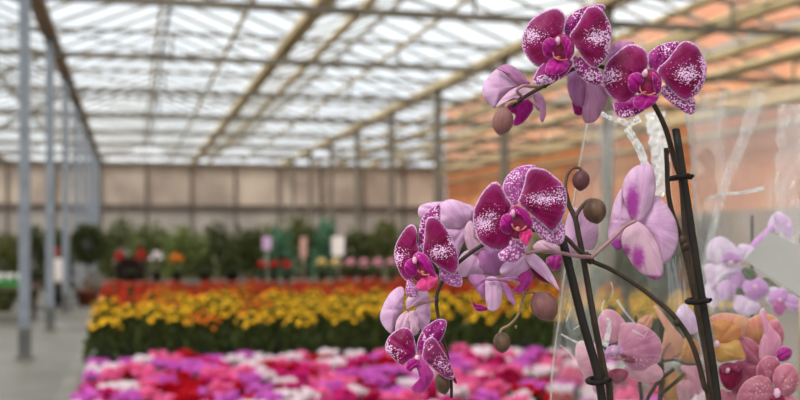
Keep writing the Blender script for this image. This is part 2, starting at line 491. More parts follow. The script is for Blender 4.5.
ORD = ['first', 'second', 'third', 'fourth', 'fifth', 'sixth', 'seventh', 'eighth', 'ninth', 'tenth', 'eleventh', 'twelfth',
       'thirteenth', 'fourteenth', 'fifteenth', 'sixteenth', 'seventeenth', 'eighteenth', 'nineteenth', 'twentieth',
       'twenty-first', 'twenty-second', 'twenty-third', 'twenty-fourth']

# roof: each slope one glazed panel with its glazing bars
for i in range(len(GX) - 1):
    x0, x1 = GX[i], GX[i + 1]
    xm = (x0 + x1) / 2
    for s, (xa, xb) in enumerate(((x0, xm), (x1, xm))):
        vs = [(xa, YN, GZ), (xb, YN, RZ), (xb, YF, RZ), (xa, YF, GZ)]
        o = mesh_obj('ceiling', vs, [(0, 1, 2, 3)], M['roof_glass'], None, False)
        tag(o, f"clear glass roof slope on the {'left' if s == 0 else 'right'} of the {ORD[i]} roof ridge from the left", 'roof', kind='structure')
        bm = MB()
        y = YN
        while y <= YF:
            bm.bar((xa, y, GZ - 0.02), (xb, y, RZ - 0.02), 0.042, 0.05)
            y += 1.125
        bm.build('glazing_bars', M['bar_white'], o)
    bm = MB(); bm.bar((xm, YN, RZ - 0.03), (xm, YF, RZ - 0.03), 0.07, 0.08)
    tag(bm.build('roof_ridge', M['bar_white']), f'pale ridge bar of the {ORD[i]} glass roof span from the left', 'roof beam', kind='structure')

# gutters (valley beams)
for i, x in enumerate(GX):
    bm = MB()
    bm.bar((x, YN, GZ - 0.06), (x, YF, GZ - 0.06), 0.22, 0.12)
    tag(bm.build('roof_gutter', M['gutter_brown'] if x < 0 else M['rail_tan']),  # right-hand gutters get lighter tan: their lit look is put into the colour
        f"{'brown' if x < 0 else 'tan'} valley gutter between glass roof spans, {ORD[i]} from the left wall", 'gutter', kind='structure')

# lattice girders across the nave, one per bay
YK = [1.2 + 4.5 * k for k in range(-1, 12)]
YK = [y for y in YK if y < YF - 1]
CH0, CH1 = CAMZ + 3.08, CAMZ + 3.55
for k, y in enumerate(YK):
    bm = MB()
    bm.bar((XL, y, CH0), (XR, y, CH0), 0.09, 0.10)
    bm.bar((XL, y, CH1 - 0.05), (XR, y, CH1 - 0.05), 0.045, 0.05)
    x = XL; j = 0
    while x < XR - 0.1:
        xn = x + SPAN / 2
        bm.bar((x, y, CH0), (x, y, CH1 - 0.05), 0.04)
        bm.bar((x, y, CH0 if j % 2 else CH1 - 0.05), (xn, y, CH1 - 0.05 if j % 2 else CH0), 0.028)
        x = xn; j += 1
    tag(bm.build('roof_girder', M['girder']), f'grey lattice girder across the roof, {ORD[k]} bay from the near end', 'girder', kind='structure')

# steel columns under the gutters, every second gutter
for x in (GX[1], GX[3], GX[5]):
    for k, y in enumerate(YK):
        if x == GX[5] and y < 14: continue
        if x == GX[3] and y < 9.5: continue
        if x == GX[1] and y < 22: continue
        o = empty('steel_column', (x, y, 0))
        bm = MB(); bm.box((x, y, (GZ - 0.12 + 0.4) / 2), (0.13, 0.13, GZ - 0.12 - 0.4))
        bm.build('column_shaft', M['steel'] if x < 0 else M['girder'], o)
        bm = MB(); bm.box((x, y, 0.2), (0.145, 0.145, 0.4)); bm.box((x, y, 0.012), (0.24, 0.24, 0.024))
        bm.build('column_foot', M['foot'], o)
        where = {GX[1]: 'far left', GX[3]: 'aisle', GX[5]: 'right'}[x]
        tag(o, f'grey square steel column in the {where} row, {ORD[k]} bay from the near end', 'column', kind='structure')

# rails and heating pipes that run the length of the house
RAILS = [(0.42, 3.35, 0.035, 'thin tan rail above the aisle'), (1.66, 3.38, 0.05, 'tan rail left of the middle gutter'),
         (3.28, 3.36, 0.11, 'broad tan rail beside the middle gutter'), (4.62, 3.40, 0.05, 'tan rail between the middle and right gutters'),
         (8.0, 3.42, 0.10, 'tan pipe just right of the right column row'), (9.25, 3.45, 0.16, 'broad tan rail over the right aisle'),
         (8.75, 3.38, 0.07, 'thin tan rail over the right aisle'), (11.3, 3.28, 0.14, 'tan heating pipe right of the last inner gutter'),
         (12.1, 3.45, 0.15, 'upper tan pipe near the brick wall'), (13.3, 3.30, 0.15, 'tan pipe close under the eaves by the brick wall')]
for x, z, w, lab in RAILS:
    bm = MB(); bm.tube([(x, YN, CAMZ + z), (x, 20, CAMZ + z), (x, YF - 0.3, CAMZ + z)], w / 2 + 0.01, 10)
    tag(bm.build('heating_pipe', M['rail_tan'], None, True), lab + ', running the whole roof length', 'pipe', kind='structure')
for z, w, lab in ((3.12, 0.26, 'upper'), (2.62, 0.13, 'lower')):
    bm = MB(); bm.tube([(14.2, YN, CAMZ + z), (14.2, 20, CAMZ + z), (14.2, YF - 0.3, CAMZ + z)], w / 2, 10)
    tag(bm.build('heating_pipe', M['rail_tan'], None, True), f'tan wall pipe along the orange brick wall, {lab} of two', 'pipe', kind='structure')

# cross bracing in the left bays
for (xa, ya, za, xb, yb, zb, lab) in ((-1.3, 19.2, 4.6, -5.25, 19.2, 2.6, 'upper diagonal steel brace beside the second aisle column'),
                                     (-1.3, 23.7, 4.5, -5.25, 23.7, 2.2, 'upper diagonal steel brace beside the third aisle column')):
    bm = MB(); bm.bar((xa, ya, za), (xb, yb, zb), 0.06)
    tag(bm.build('steel_brace', M['girder']), lab, 'brace', kind='structure')

# walls
bm = MB(); bm.box((XR + 0.35, (YN + YF) / 2, 3.9), (0.5, YF - YN, 7.8))
tag(bm.build('wall_right', M['brick']), 'tall orange brick wall along the right side', 'wall', kind='structure')
bm = MB(); bm.box((XR + 0.07, (YN + YF) / 2, 1.12), (0.06, YF - YN, 2.24))
tag(bm.build('baseboard_right', M['panel_low']), 'grey brown cladding along the foot of the orange brick wall', 'wall', kind='structure')
bm = MB(); bm.box(((XL + XR) / 2, YF + 0.1, 1.45), (XR - XL, 0.2, 2.9))
tag(bm.build('wall_back', M['panel_grey']), 'grey cladding low on the far end wall', 'wall', kind='structure')
bm = MB(); bm.box(((XL + XR) / 2, YF + 0.1, (3.0 + GZ) / 2), (XR - XL, 0.06, GZ - 3.0))
o = tag(bm.build('window_1', M['panel_cream']), 'milky glazing band high on the far end wall', 'window', kind='structure')
m2 = MB()
x = XL
while x <= XR:
    m2.box((x, YF - 0.02, GZ / 2), (0.09, 0.1, GZ)); x += 1.975
m2.build('mullion', M['mullion'], o)
bm = MB(); bm.box(((XL + XR) / 2, YF - 0.06, 2.98), (XR - XL, 0.16, 0.22))
tag(bm.build('trim_1', M['mullion']), 'dark rail across the far end wall', 'trim', kind='structure')
bm = MB(); bm.box(((XL + XR) / 2, YF - 0.06, GZ - 0.05), (XR - XL, 0.16, 0.2))
tag(bm.build('trim_2', M['mullion']), 'brown eaves rail at the top of the far end wall', 'trim', kind='structure')
bm = MB(); bm.box((XL, (YN + YF) / 2, 0.5), (0.15, YF - YN, 1.0))
tag(bm.build('wall_left', M['panel_grey']), 'low grey wall along the far left side', 'wall', kind='structure')
bm = MB(); bm.box((XL, (YN + YF) / 2, (1.0 + GZ) / 2), (0.02, YF - YN, GZ - 1.0))
o = tag(bm.build('window_2', M['side_glass']), 'bright side glazing along the far left side', 'window', kind='structure')
m2 = MB()
y = YN
while y <= YF:
    m2.box((XL + 0.03, y, (1.0 + GZ) / 2), (0.08, 0.07, GZ - 1.0)); y += 1.5
for z in (1.9, 2.9, 3.9): m2.box((XL + 0.03, (YN + YF) / 2, z), (0.06, YF - YN, 0.06))
m2.build('mullion', M['bar_white'], o)

# ================================================================== BED PLANTS
def ordn(i): return ORD[i]


def leaf_cloud(n, fn, size, seed, up=0.4):
    """n folded leaves placed by fn(rng) -> (pos, outward)"""
    rng = random.Random(seed)
    vs, fs = [], []
    for _ in range(n):
        p, nrm = fn(rng)
        d = (Vector(nrm) + Vector((rng.uniform(-.6, .6), rng.uniform(-.6, .6), rng.uniform(-.3, .3) + up))).normalized()
        s = d.cross(Vector((rng.uniform(-1, 1), rng.uniform(-1, 1), rng.uniform(-1, 1)))).normalized()
        t = d.cross(s)
        l = size * rng.uniform(0.7, 1.3); w = l * 0.36
        p = Vector(p)
        base = len(vs)
        vs += [p, p + d * (l * .45) + s * w + t * (l * .08), p + d * l, p + d * (l * .45) - s * w + t * (l * .08), p + d * (l * .5) - t * (l * .02)]
        fs += [(base, base + 1, base + 4), (base + 1, base + 2, base + 4), (base + 2, base + 3, base + 4), (base + 3, base, base + 4)]
    return vs, fs


def dome(r, h, z0):
    def f(rng):
        a = rng.uniform(0, 2 * PI); c = rng.uniform(0.0, 1.0) ** 0.6
        th = c * PI / 2
        rr = rng.uniform(0.75, 1.0)
        n = Vector((math.cos(a) * math.sin(th), math.sin(a) * math.sin(th), math.cos(th)))
        return Vector((n.x * r * rr, n.y * r * rr, z0 + n.z * h * rr)), n
    return f


def local_mesh(name, vs, fs, mat, smooth=True):
    me = bpy.data.meshes.new(name)
    me.from_pydata([tuple(v) for v in vs], [], fs)
    me.materials.append(mat)
    me.polygons.foreach_set('use_smooth', [smooth] * len(me.polygons))
    return me


def add_part(name, me, parent):
    o = bpy.data.objects.new(name, me); COL.objects.link(o); o.parent = parent
    return o


def pot_mesh(name, r, h, mat):
    bm = MB(); bm.lathe((0, 0, 0), [(r * .72, 0), (r * .95, h * .85), (r, h * .85), (r, h), (r * .9, h), (r * .86, h * .86)], 14)
    return local_mesh(name, bm.v, bm.f, mat)


def petal_strip(vs, fs, root, out, side, L_, W, curl):
    """a small 5-row petal: starts along out, curls upward"""
    b0 = len(vs)
    up = out.cross(side).normalized()
    prof = [(0, .3), (.25, .75), (.5, 1.0), (.78, .85), (1.0, .25)]
    for t, w in prof:
        c = root + out * (L_ * t) + up * (curl * L_ * t * t)
        vs += [c - side * (W * w * .5), c + up * (-.06 * L_), c + side * (W * w * .5)]
    for i in range(4):
        for j in range(2):
            a = b0 + i * 3 + j
            fs.append((a, a + 1, a + 4, a + 3))


def cyclamen_blooms(seed, R=0.058, n=15):
    rng = random.Random(seed)
    vs, fs = [], []
    for i in range(n):
        rr = R * math.sqrt((i + .4) / n); a = i * 2.399 + rng.uniform(-.3, .3)
        c = Vector((rr * math.cos(a), rr * math.sin(a), .205 + rng.uniform(-.02, .022) - .25 * rr))
        lean = rng.uniform(0, 2 * PI)
        for k in range(5):
            q = lean + k * 2 * PI / 5
            out = Vector((math.cos(q) * .5, math.sin(q) * .5, .86)).normalized()
            side = Vector((-math.sin(q), math.cos(q), 0)) + Vector((0, 0, rng.uniform(-.3, .3)))
            petal_strip(vs, fs, c, out, side.normalized(), .036, .027, rng.uniform(-.25, .2))
    return vs, fs


def mum_blooms(seed, r=0.132, h=0.125, n=52, size=0.0165, cap=.58, base=.185):
    rng = random.Random(seed)
    vs, fs = [], []
    for i in range(n):
        th = math.acos(1 - cap * (i + .5) / n); a = i * 2.399 + rng.uniform(-.2, .2)
        nn = Vector((math.cos(a) * math.sin(th), math.sin(a) * math.sin(th), math.cos(th)))
        c = Vector((nn.x * r, nn.y * r, base + nn.z * h + rng.uniform(-.024, .03)))
        s = nn.cross(Vector((.3, .5, .1))).normalized(); t = nn.cross(s)
        for k in range(7):
            q = k * 2 * PI / 7
            o_ = (s * math.cos(q) + t * math.sin(q) + nn * .35).normalized()
            sd = nn.cross(o_).normalized()
            b0 = len(vs)
            vs += [c, c + o_ * size * .6 + sd * size * .32, c + o_ * size, c + o_ * size * .6 - sd * size * .32]
            fs.append((b0, b0 + 1, b0 + 2, b0 + 3))
    return vs, fs


# ---- cyclamen bench
def bench(name, x0, x1, y0, y1, z, label, mat, cat='bench', rim=0.06):
    o = empty(name, ((x0 + x1) / 2, (y0 + y1) / 2, 0))
    bm = MB(); bm.box(((x0 + x1) / 2, (y0 + y1) / 2, z - .015), (x1 - x0, y1 - y0, .03))
    bm.build('bench_top', mat, o)
    bm = MB()
    for a, b_ in (((x0, y0), (x1, y0)), ((x1, y0), (x1, y1)), ((x1, y1), (x0, y1)), ((x0, y1), (x0, y0))):
        bm.bar((a[0], a[1], z - .01), (b_[0], b_[1], z - .01), .03, rim)
    bm.build('rim', mat, o)
    for sx in (x0 + .12, x1 - .12):
        for sy in (y0 + .12, y1 - .12):
            bm = MB(); bm.box((sx, sy, (z - .03) / 2), (.05, .05, z - .03)); bm.build('leg', mat, o)
    tag(o, label, cat)
    return o


CZ = 0.60
SX = 0.165
cyc_x = [-0.14 + SX * i for i in range(17)]
cyc_y = [4.20 + SX * i for i in range(15)]
bench('flower_bench', cyc_x[0] - .1, cyc_x[-1] + .1, cyc_y[0] - .1, cyc_y[-1] + .1, CZ, 'low grey bench packed with potted cyclamen in front', M['bench'])

cyc_leaf = [local_mesh('cyclamen_foliage', *leaf_cloud(70, dome(.047, .075, .085), .03, 20 + s, .1), M['leaf_cyc']) for s in range(2)]
cyc_pot = pot_mesh('cyclamen_pot', .05, .09, M['pot'])
cyc_bl = {c: [local_mesh('cyclamen_blooms_' + c, *cyclamen_blooms(40 + s + 10 * i), CYC[c]) for s in range(3)] for i, c in enumerate(CYC)}
rng = random.Random(11)
cols = ['pink'] * 30 + ['magenta'] * 13 + ['lilac'] * 19 + ['white'] * 24 + ['red'] * 10 + ['crimson'] * 6


def pot_plant(name, loc, parts, label, cat, group, rz=0.0, sc=1.0):
    """parts = [(name, mesh, kind)]"""
    o = empty(name, loc); o.rotation_euler = (0, 0, rz); o.scale = (1, 1, sc)
    for n, me, kd in parts:
        p = add_part(n, me, o)
        if kd: p['kind'] = kd
    tag(o, label, cat, group)
    return o


for j, y in enumerate(cyc_y):
    for i, x in enumerate(cyc_x):
        c = rng.choice(cols)
        lab = f'{c} cyclamen in a pot, {ordn(i)} from the aisle in the {ordn(j)} row from the front'
        pot_plant('potted_cyclamen', (x + (SX / 4 if j % 2 else -SX / 4) + rng.uniform(-.003, .003), y + rng.uniform(-.003, .003), CZ + .001),
                  [('pot', cyc_pot, None), ('foliage', cyc_leaf[(i + j) % 2], 'stuff'), ('blooms', cyc_bl[c][rng.randrange(3)], 'stuff')],
                  lab, 'cyclamen', f'{c} cyclamen on the front bench', rng.uniform(0, 6.28), rng.uniform(.9, 1.1))

# ---- chrysanthemum bench
MZ = 0.70
SMX, SMY = 0.30, 0.33
mum_x = [-0.08 + SMX * i for i in range(15)]
mum_y = [7.0 + SMY * i for i in range(15)]
bench('flower_bench', mum_x[0] - .18, mum_x[-1] + .18, mum_y[0] - .17, mum_y[-1] + .18, MZ, 'grey bench of yellow and red chrysanthemums behind the cyclamen', M['bench'])
mum_leaf = [local_mesh('mum_foliage', *leaf_cloud(620, dome(.112, .285, .07), .035, 60 + s, .15), M['leaf_mum']) for s in range(2)]
mum_pot = pot_mesh('mum_pot', .075, .11, M['pot_black'])
mum_bl = {c: [local_mesh('mum_blooms_' + c, *mum_blooms(80 + s + 10 * i, r=.118, n=38, base=.236, size=.0185), MUM[c]) for s in range(2)] for i, c in enumerate(MUM)}
for j, y in enumerate(mum_y):
    for i, x in enumerate(mum_x):
        r = rng.random()
        if j <= 6: c = 'yellow' if r < .86 else 'orange'
        elif j <= 8: c = 'yellow' if r < .35 else ('orange' if r < .6 else 'red')
        else: c = 'red' if r < .9 else 'orange'
        if i == 0 and j >= 3: c = 'red'
        lab = f'{c} chrysanthemum in a pot, {ordn(i)} from the aisle in the {ordn(j)} row from the front'
        pot_plant('potted_chrysanthemum', (x + (SMX / 4 if j % 2 else -SMX / 4) + rng.uniform(-.005, .005), y + rng.uniform(-.02, .02), MZ + .001),
                  [('pot', mum_pot, None), ('foliage', mum_leaf[(i + j) % 2], 'stuff'), ('blooms', mum_bl[c][rng.randrange(2)], 'stuff')],
                  lab, 'chrysanthemum', f'{c} chrysanthemums on the middle bench', rng.uniform(0, 6.28), rng.uniform(.88, 1.1))


# ---- display bench behind the chrysanthemums
def XY(px, d): 
    p = P(px, 240, d); return p.x, p.y


DZ = 1.0
bench('display_bench', -0.42, 3.9, 12.35, 14.4, DZ, 'raised display bench with signs and mixed pot plants behind the red chrysanthemums', M['bench_dark'])


def blob_plant(px, d, z, r, h, leafmat, bloommat, label, cat, group=None, name='potted_plant', nb=26, bsize=.026, bloom_top=True):
    z += .002
    x, y = XY(px, d)
    sd = int(px * 7 + d * 13)
    o = empty(name, (x, y, z))
    add_part('pot', pot_mesh('pot', r * .55, .12, M['pot_black']), o)
    add_part('foliage', local_mesh('foliage', *leaf_cloud(int(160 + 900 * r), dome(r * .84, h - .17, .13), min(.05, r * .34), sd, .3), leafmat), o)['kind'] = 'stuff'
    if bloommat:
        vs, fs = mum_blooms(sd, r * .85, h - .2, nb, bsize)
        off = .0
        add_part('blooms', local_mesh('blooms', [Vector(v) + Vector((0, 0, off)) for v in vs], fs, bloommat), o)['kind'] = 'stuff'
    tag(o, label, cat, group)
    return o


def sign(px, py, w, h, d, zb, mat, label, stick=True, name='plant_sign'):
    c = P(px, py, d)
    pxm = d / FPX
    o = empty(name, (c.x, c.y, zb))
    bm = MB(); 
    hw, hh = w * pxm / 2, h * pxm / 2
    n = FW
    vs = [c + RT * (sx * hw) + UP * (sz * hh) + FW * (sd * .004) for sd in (-1, 1) for sx, sz in ((-1, -1), (1, -1), (1, 1), (-1, 1))]
    bm.add(vs, [(0, 1, 2, 3), (7, 6, 5, 4), (0, 4, 5, 1), (1, 5, 6, 2), (2, 6, 7, 3), (3, 7, 4, 0)])
    bm.build('card', mat, o)
    bm = MB(); bm.tube([(c.x, c.y, zb + .003), (c.x, c.y, (zb + c.z) / 2), (c.x, c.y, c.z - hh * .9)], .009, 8)
    bm.build('stick', M['stick'], o, True)
    tag(o, label, 'sign')
    return o


sign(338, 246, 12.5, 19, 12.6, DZ, M['white_card'], 'white price card on a stick at the right of the display bench')
sign(303.5, 247, 6.5, 20, 12.5, DZ, M['pink_card'], 'narrow pinkish card on a stick in the middle of the display bench')
sign(267, 243, 9, 13, 12.7, DZ, M['purple_card'], 'small violet and white card above the red pot plants')
for i, px in enumerate((262, 274, 287)):
    blob_plant(px, 13.0 + .02 * i, DZ, .060, .24, M['leaf_dark'], M['red_bloom'],
               f"red flowering pot plant {('left of', 'under', 'right of')[i]} the violet card on the display bench", 'pot plant', 'red pot plants on the display bench')
for i, px in enumerate((322, 336, 350, 364, 378, 392)):
    blob_plant(px, 13.1, DZ, .066, .27, M['leaf_mid'], M['cream_bloom'] if i in (0, 1) else M['pale_pink_bloom'],
               f"{'cream' if i < 2 else 'pale pink'} pot plant, {ordn(i)} from the left in the pale row on the display bench", 'pot plant', 'pale pot plants on the display bench')
blob_plant(130, 12.9, DZ, .17, .30, M['leaf_purple'], None, 'dark purple leaved pot plant at the aisle end of the display bench', 'pot plant')
blob_plant(120, 13.45, DZ, .07, .37, M['leaf_dark'], M['red_bloom'], 'tall red flowering pot plant left behind the dark purple plant', 'pot plant')
blob_plant(141, 13.45, DZ, .08, .40, M['leaf_dark'], M['red_bloom'], 'tall red flowering pot plant right behind the dark purple plant', 'pot plant')
blob_plant(177, 13.3, DZ, .10, .34, M['leaf_light'], MUM['orange'], 'orange flowering pot plant right of the white flowering pot plant', 'pot plant')
blob_plant(205, 13.2, DZ, .13, .34, M['leaf_dark'], None, 'dark green pot plant, left of two leafy ones on the display bench', 'pot plant')
blob_plant(232, 13.2, DZ, .13, .36, M['leaf_dark'], None, 'dark green pot plant, right of two leafy ones on the display bench', 'pot plant')
blob_plant(157, 13.3, DZ, .10, .36, M['leaf_mid'], CYC['white'], 'white flowering pot plant right of the dark purple one', 'pot plant')

# ---- shrubs and small trees on the floor behind
def crown(rx, rz, zc):
    def f(rng):
        n = Vector((rng.gauss(0, 1), rng.gauss(0, 1), rng.gauss(0, 1))).normalized()
        k = rng.uniform(.2, 1.0) ** .6 * (1 + .25 * noise.noise(n * 2.2 + Vector((zc * 3, 0, 0))))
        return Vector((n.x * rx * k, n.y * rx * k, zc + n.z * rz * k)), n
    return f


def shrub(px, ytop, wpx, d, matk, label, group='shrubs behind the flower benches', ybot=300):
    x, y = XY(px, d)
    h = CAMZ + (240 - ytop) / FPX * d
    rx = wpx * .66 / FPX * d
    zc = h * .53; rz = h * .50
    o = empty('leafy_shrub', (x, y, 0))
    bm = MB(); bm.lathe((x, y, 0), [(.14, 0), (.19, .26), (.2, .26), (.2, .29), (.18, .29), (.17, .26)], 14); bm.build('pot', M['pot_black'], o, True)
    bm = MB(); bm.tube([(x, y, .2), (x + .02, y, .5), (x, y, zc)], [.025, .02, .012], 8); bm.build('stem', M['trunk'], o, True)
    vs, fs = leaf_cloud(int(900 + 900 * rx), crown(rx, rz, zc), .13, int(px * 3 + d * 11), .2)
    f = add_part('foliage', local_mesh('foliage', vs, fs, M[matk]), o); f['kind'] = 'stuff'
    tag(o, label, 'shrub', group)


SHR = [(4, 236, 34, 23.5, 'leaf_olive', 'olive green shrub left of the nearest aisle column'),
       (33, 230, 24, 29.5, 'leaf_dark', 'dark shrub between the first and second aisle columns'),
       (60, 236, 14, 25.9, 'leaf_dark', 'dark shrub behind the hanging white tag'),
       (121, 222, 34, 28.0, 'leaf_mid', 'mid green shrub rising behind the dark purple pot plant'),
       (152, 227, 34, 27.0, 'leaf_mid', 'mid green shrub behind the white flowering pot plant'),
       (186, 233, 36, 17.0, 'leaf_light', 'light green bushy shrub right of the white flowering pot plant'),
       (216, 229, 34, 23.0, 'leaf_dark', 'dark shrub right of the light green bushy one'),
       (246, 234, 36, 20.0, 'leaf_dark', 'broad dark shrub left of the violet card'),
       (268, 229, 30, 26.5, 'leaf_olive', 'olive shrub far behind the violet card'),
       (277, 236, 20, 16.5, 'leaf_teal', 'small blue-green shrub right of the violet card'),
       (296, 221, 34, 23.5, 'leaf_mid', 'mid green shrub behind the narrow pinkish card'),
       (326, 231, 16, 16.3, 'leaf_teal', 'small blue-green shrub left of the white price card'),
       (318, 233, 30, 20.0, 'leaf_dark', 'dark shrub behind the small blue-green one by the white card'),
       (354, 237, 30, 17.5, 'leaf_dark', 'dark rounded shrub right of the white price card'),
       (384, 225, 30, 22.0, 'leaf_olive', 'olive shrub left of the leftmost magenta orchid bloom'),
       (416, 232, 34, 21.0, 'leaf_mid', 'mid green shrub seen behind the leftmost magenta orchid bloom'),
       (452, 238, 36, 20.0, 'leaf_dark', 'dark shrub hidden behind the middle orchid blooms'),
       (556, 236, 40, 21.5, 'leaf_olive', 'olive shrub behind the thin plastic seam by the left stakes'),
       (618, 244, 40, 17.5, 'leaf_mid', 'mid green low shrub below the large pale lilac rear bloom'),
       (655, 236, 36, 24.0, 'leaf_olive', 'olive shrub between the left and right orchid stakes'),
       (694, 226, 46, 12.5, 'leaf_dark', 'dark shrub behind the right pair of orchid stakes')]
for a in SHR: shrub(*a)

# round headed tree
x, y = XY(88, 25.4)
o = empty('topiary_tree', (x, y, 0))
bm = MB(); bm.lathe((x, y, 0), [(.2, 0), (.26, .32), (.28, .32), (.28, .36), (.25, .36), (.24, .32)], 16); bm.build('pot', M['pot'], o, True)
bm = MB(); bm.tube([(x, y, .3), (x + .01, y, .7), (x, y, 1.2)], .04, 8); bm.build('trunk', M['trunk'], o, True)
vs, fs = leaf_cloud(1500, crown(.38, .44, 1.40), .1, 5, .1)
add_part('foliage', local_mesh('foliage', vs, fs, M['leaf_dark']), o)['kind'] = 'stuff'
tag(o, 'round headed small tree on a bare pale trunk right of the aisle columns', 'tree')

# left side bench with cups and green tray
x0, y0 = XY(-14, 20.6)
bench('side_bench', x0 - .5, x0 + .95, y0 - .5, y0 + .6, .62, 'dark timber side bench left of the nearest aisle column', M['bench_dark'])
o = empty('green_tray', (x0 + .35, y0 - .15, .62))
bm = MB(); bm.box((x0 + .35, y0 - .15, .685), (.7, .4, .08)); bm.build('tray_body', M['green_tray'], o)
bm = MB(); bm.box((x0 + .35, y0 - .15, .731), (.74, .44, .012)); bm.build('tray_lip', M['green_tray'], o)
tag(o, 'bright green plastic tray on the side bench', 'tray')
for i in range(4):
    cx = x0 + .1 + .17 * i
    bm = MB(); bm.lathe((cx, y0 - .15, .738), [(.05, 0), (.07, .14), (.066, .14), (.05, .02)], 14)
    tag(bm.build('white_cup', M['pot_clear'], None, True), f'white plastic pot, {ordn(i)} from the left on the green tray', 'pot', 'white pots on the green tray')
x1, y1 = XY(62, 24.5)
bench('side_bench', x1 - .75, x1 + .22, y1 - .1, y1 + .8, .55, 'dark timber low bench behind the second and third aisle columns', M['bench_dark'])
sign(57.5, 270, 11.5, 23, 24.8, .55, M['white_card'], 'white upright tag standing between the second and third aisle columns')
sign(56.5, 251, 7, 8, 25.1, .55, M['red_card'], 'small dark red tag just above the white upright tag')

# ================================================================== ORCHIDS
FR = {'A': (500, 0), 'B': (580, 40), 'C': (460, 160), 'D': (460, 220), 'E': (370, 195), 'F': (370, 250), 'G': (370, 320), 'H': (470, 55),
      'I': (550, 160), 'J': (550, 210), 'K': (540, 300), 'K2': (540, 320), 'Q': (640, 300), 'S': (640, 320), 'W': (640, 220), 'V': (560, 90)}


def Z(f, x, y):
    o = FR[f]; return (o[0] + x / 5.0, o[1] + y / 5.0)


def smooth_closed(pts, n):
    k = len(pts)
    dense = []
    for i in range(k):
        p0, p1, p2, p3 = (Vector(pts[(i + q) % k]) for q in (-1, 0, 1, 2))
        for s in range(12):
            t = s / 12
            dense.append(.5 * ((2 * p1) + (p2 - p0) * t + (2 * p0 - 5 * p1 + 4 * p2 - p3) * t * t + (3 * p1 - p0 - 3 * p2 + p3) * t ** 3))
    cum = [0]
    for i in range(len(dense)): cum.append(cum[-1] + (dense[(i + 1) % len(dense)] - dense[i]).length)
    tot = cum[-1]; out = []; j = 0
    for i in range(n):
        s = tot * i / n
        while cum[j + 1] < s: j += 1
        t = (s - cum[j]) / max(1e-9, cum[j + 1] - cum[j])
        out.append(dense[j].lerp(dense[(j + 1) % len(dense)], t))
    return out


def smooth_open(pts, per=8):
    pts = [Vector(p) for p in pts]
    if len(pts) < 3: 
        return [pts[0].lerp(pts[-1], i / per) for i in range(per + 1)]
    q = [pts[0] * 2 - pts[1]] + pts + [pts[-1] * 2 - pts[-2]]
    out = []
    for i in range(len(pts) - 1):
        p0, p1, p2, p3 = q[i:i + 4]
        for s in range(per):
            t = s / per
            out.append(.5 * ((2 * p1) + (p2 - p0) * t + (2 * p0 - 5 * p1 + 4 * p2 - p3) * t * t + (3 * p1 - p0 - 3 * p2 + p3) * t ** 3))
    out.append(pts[-1])
    return out


SEED = [0]


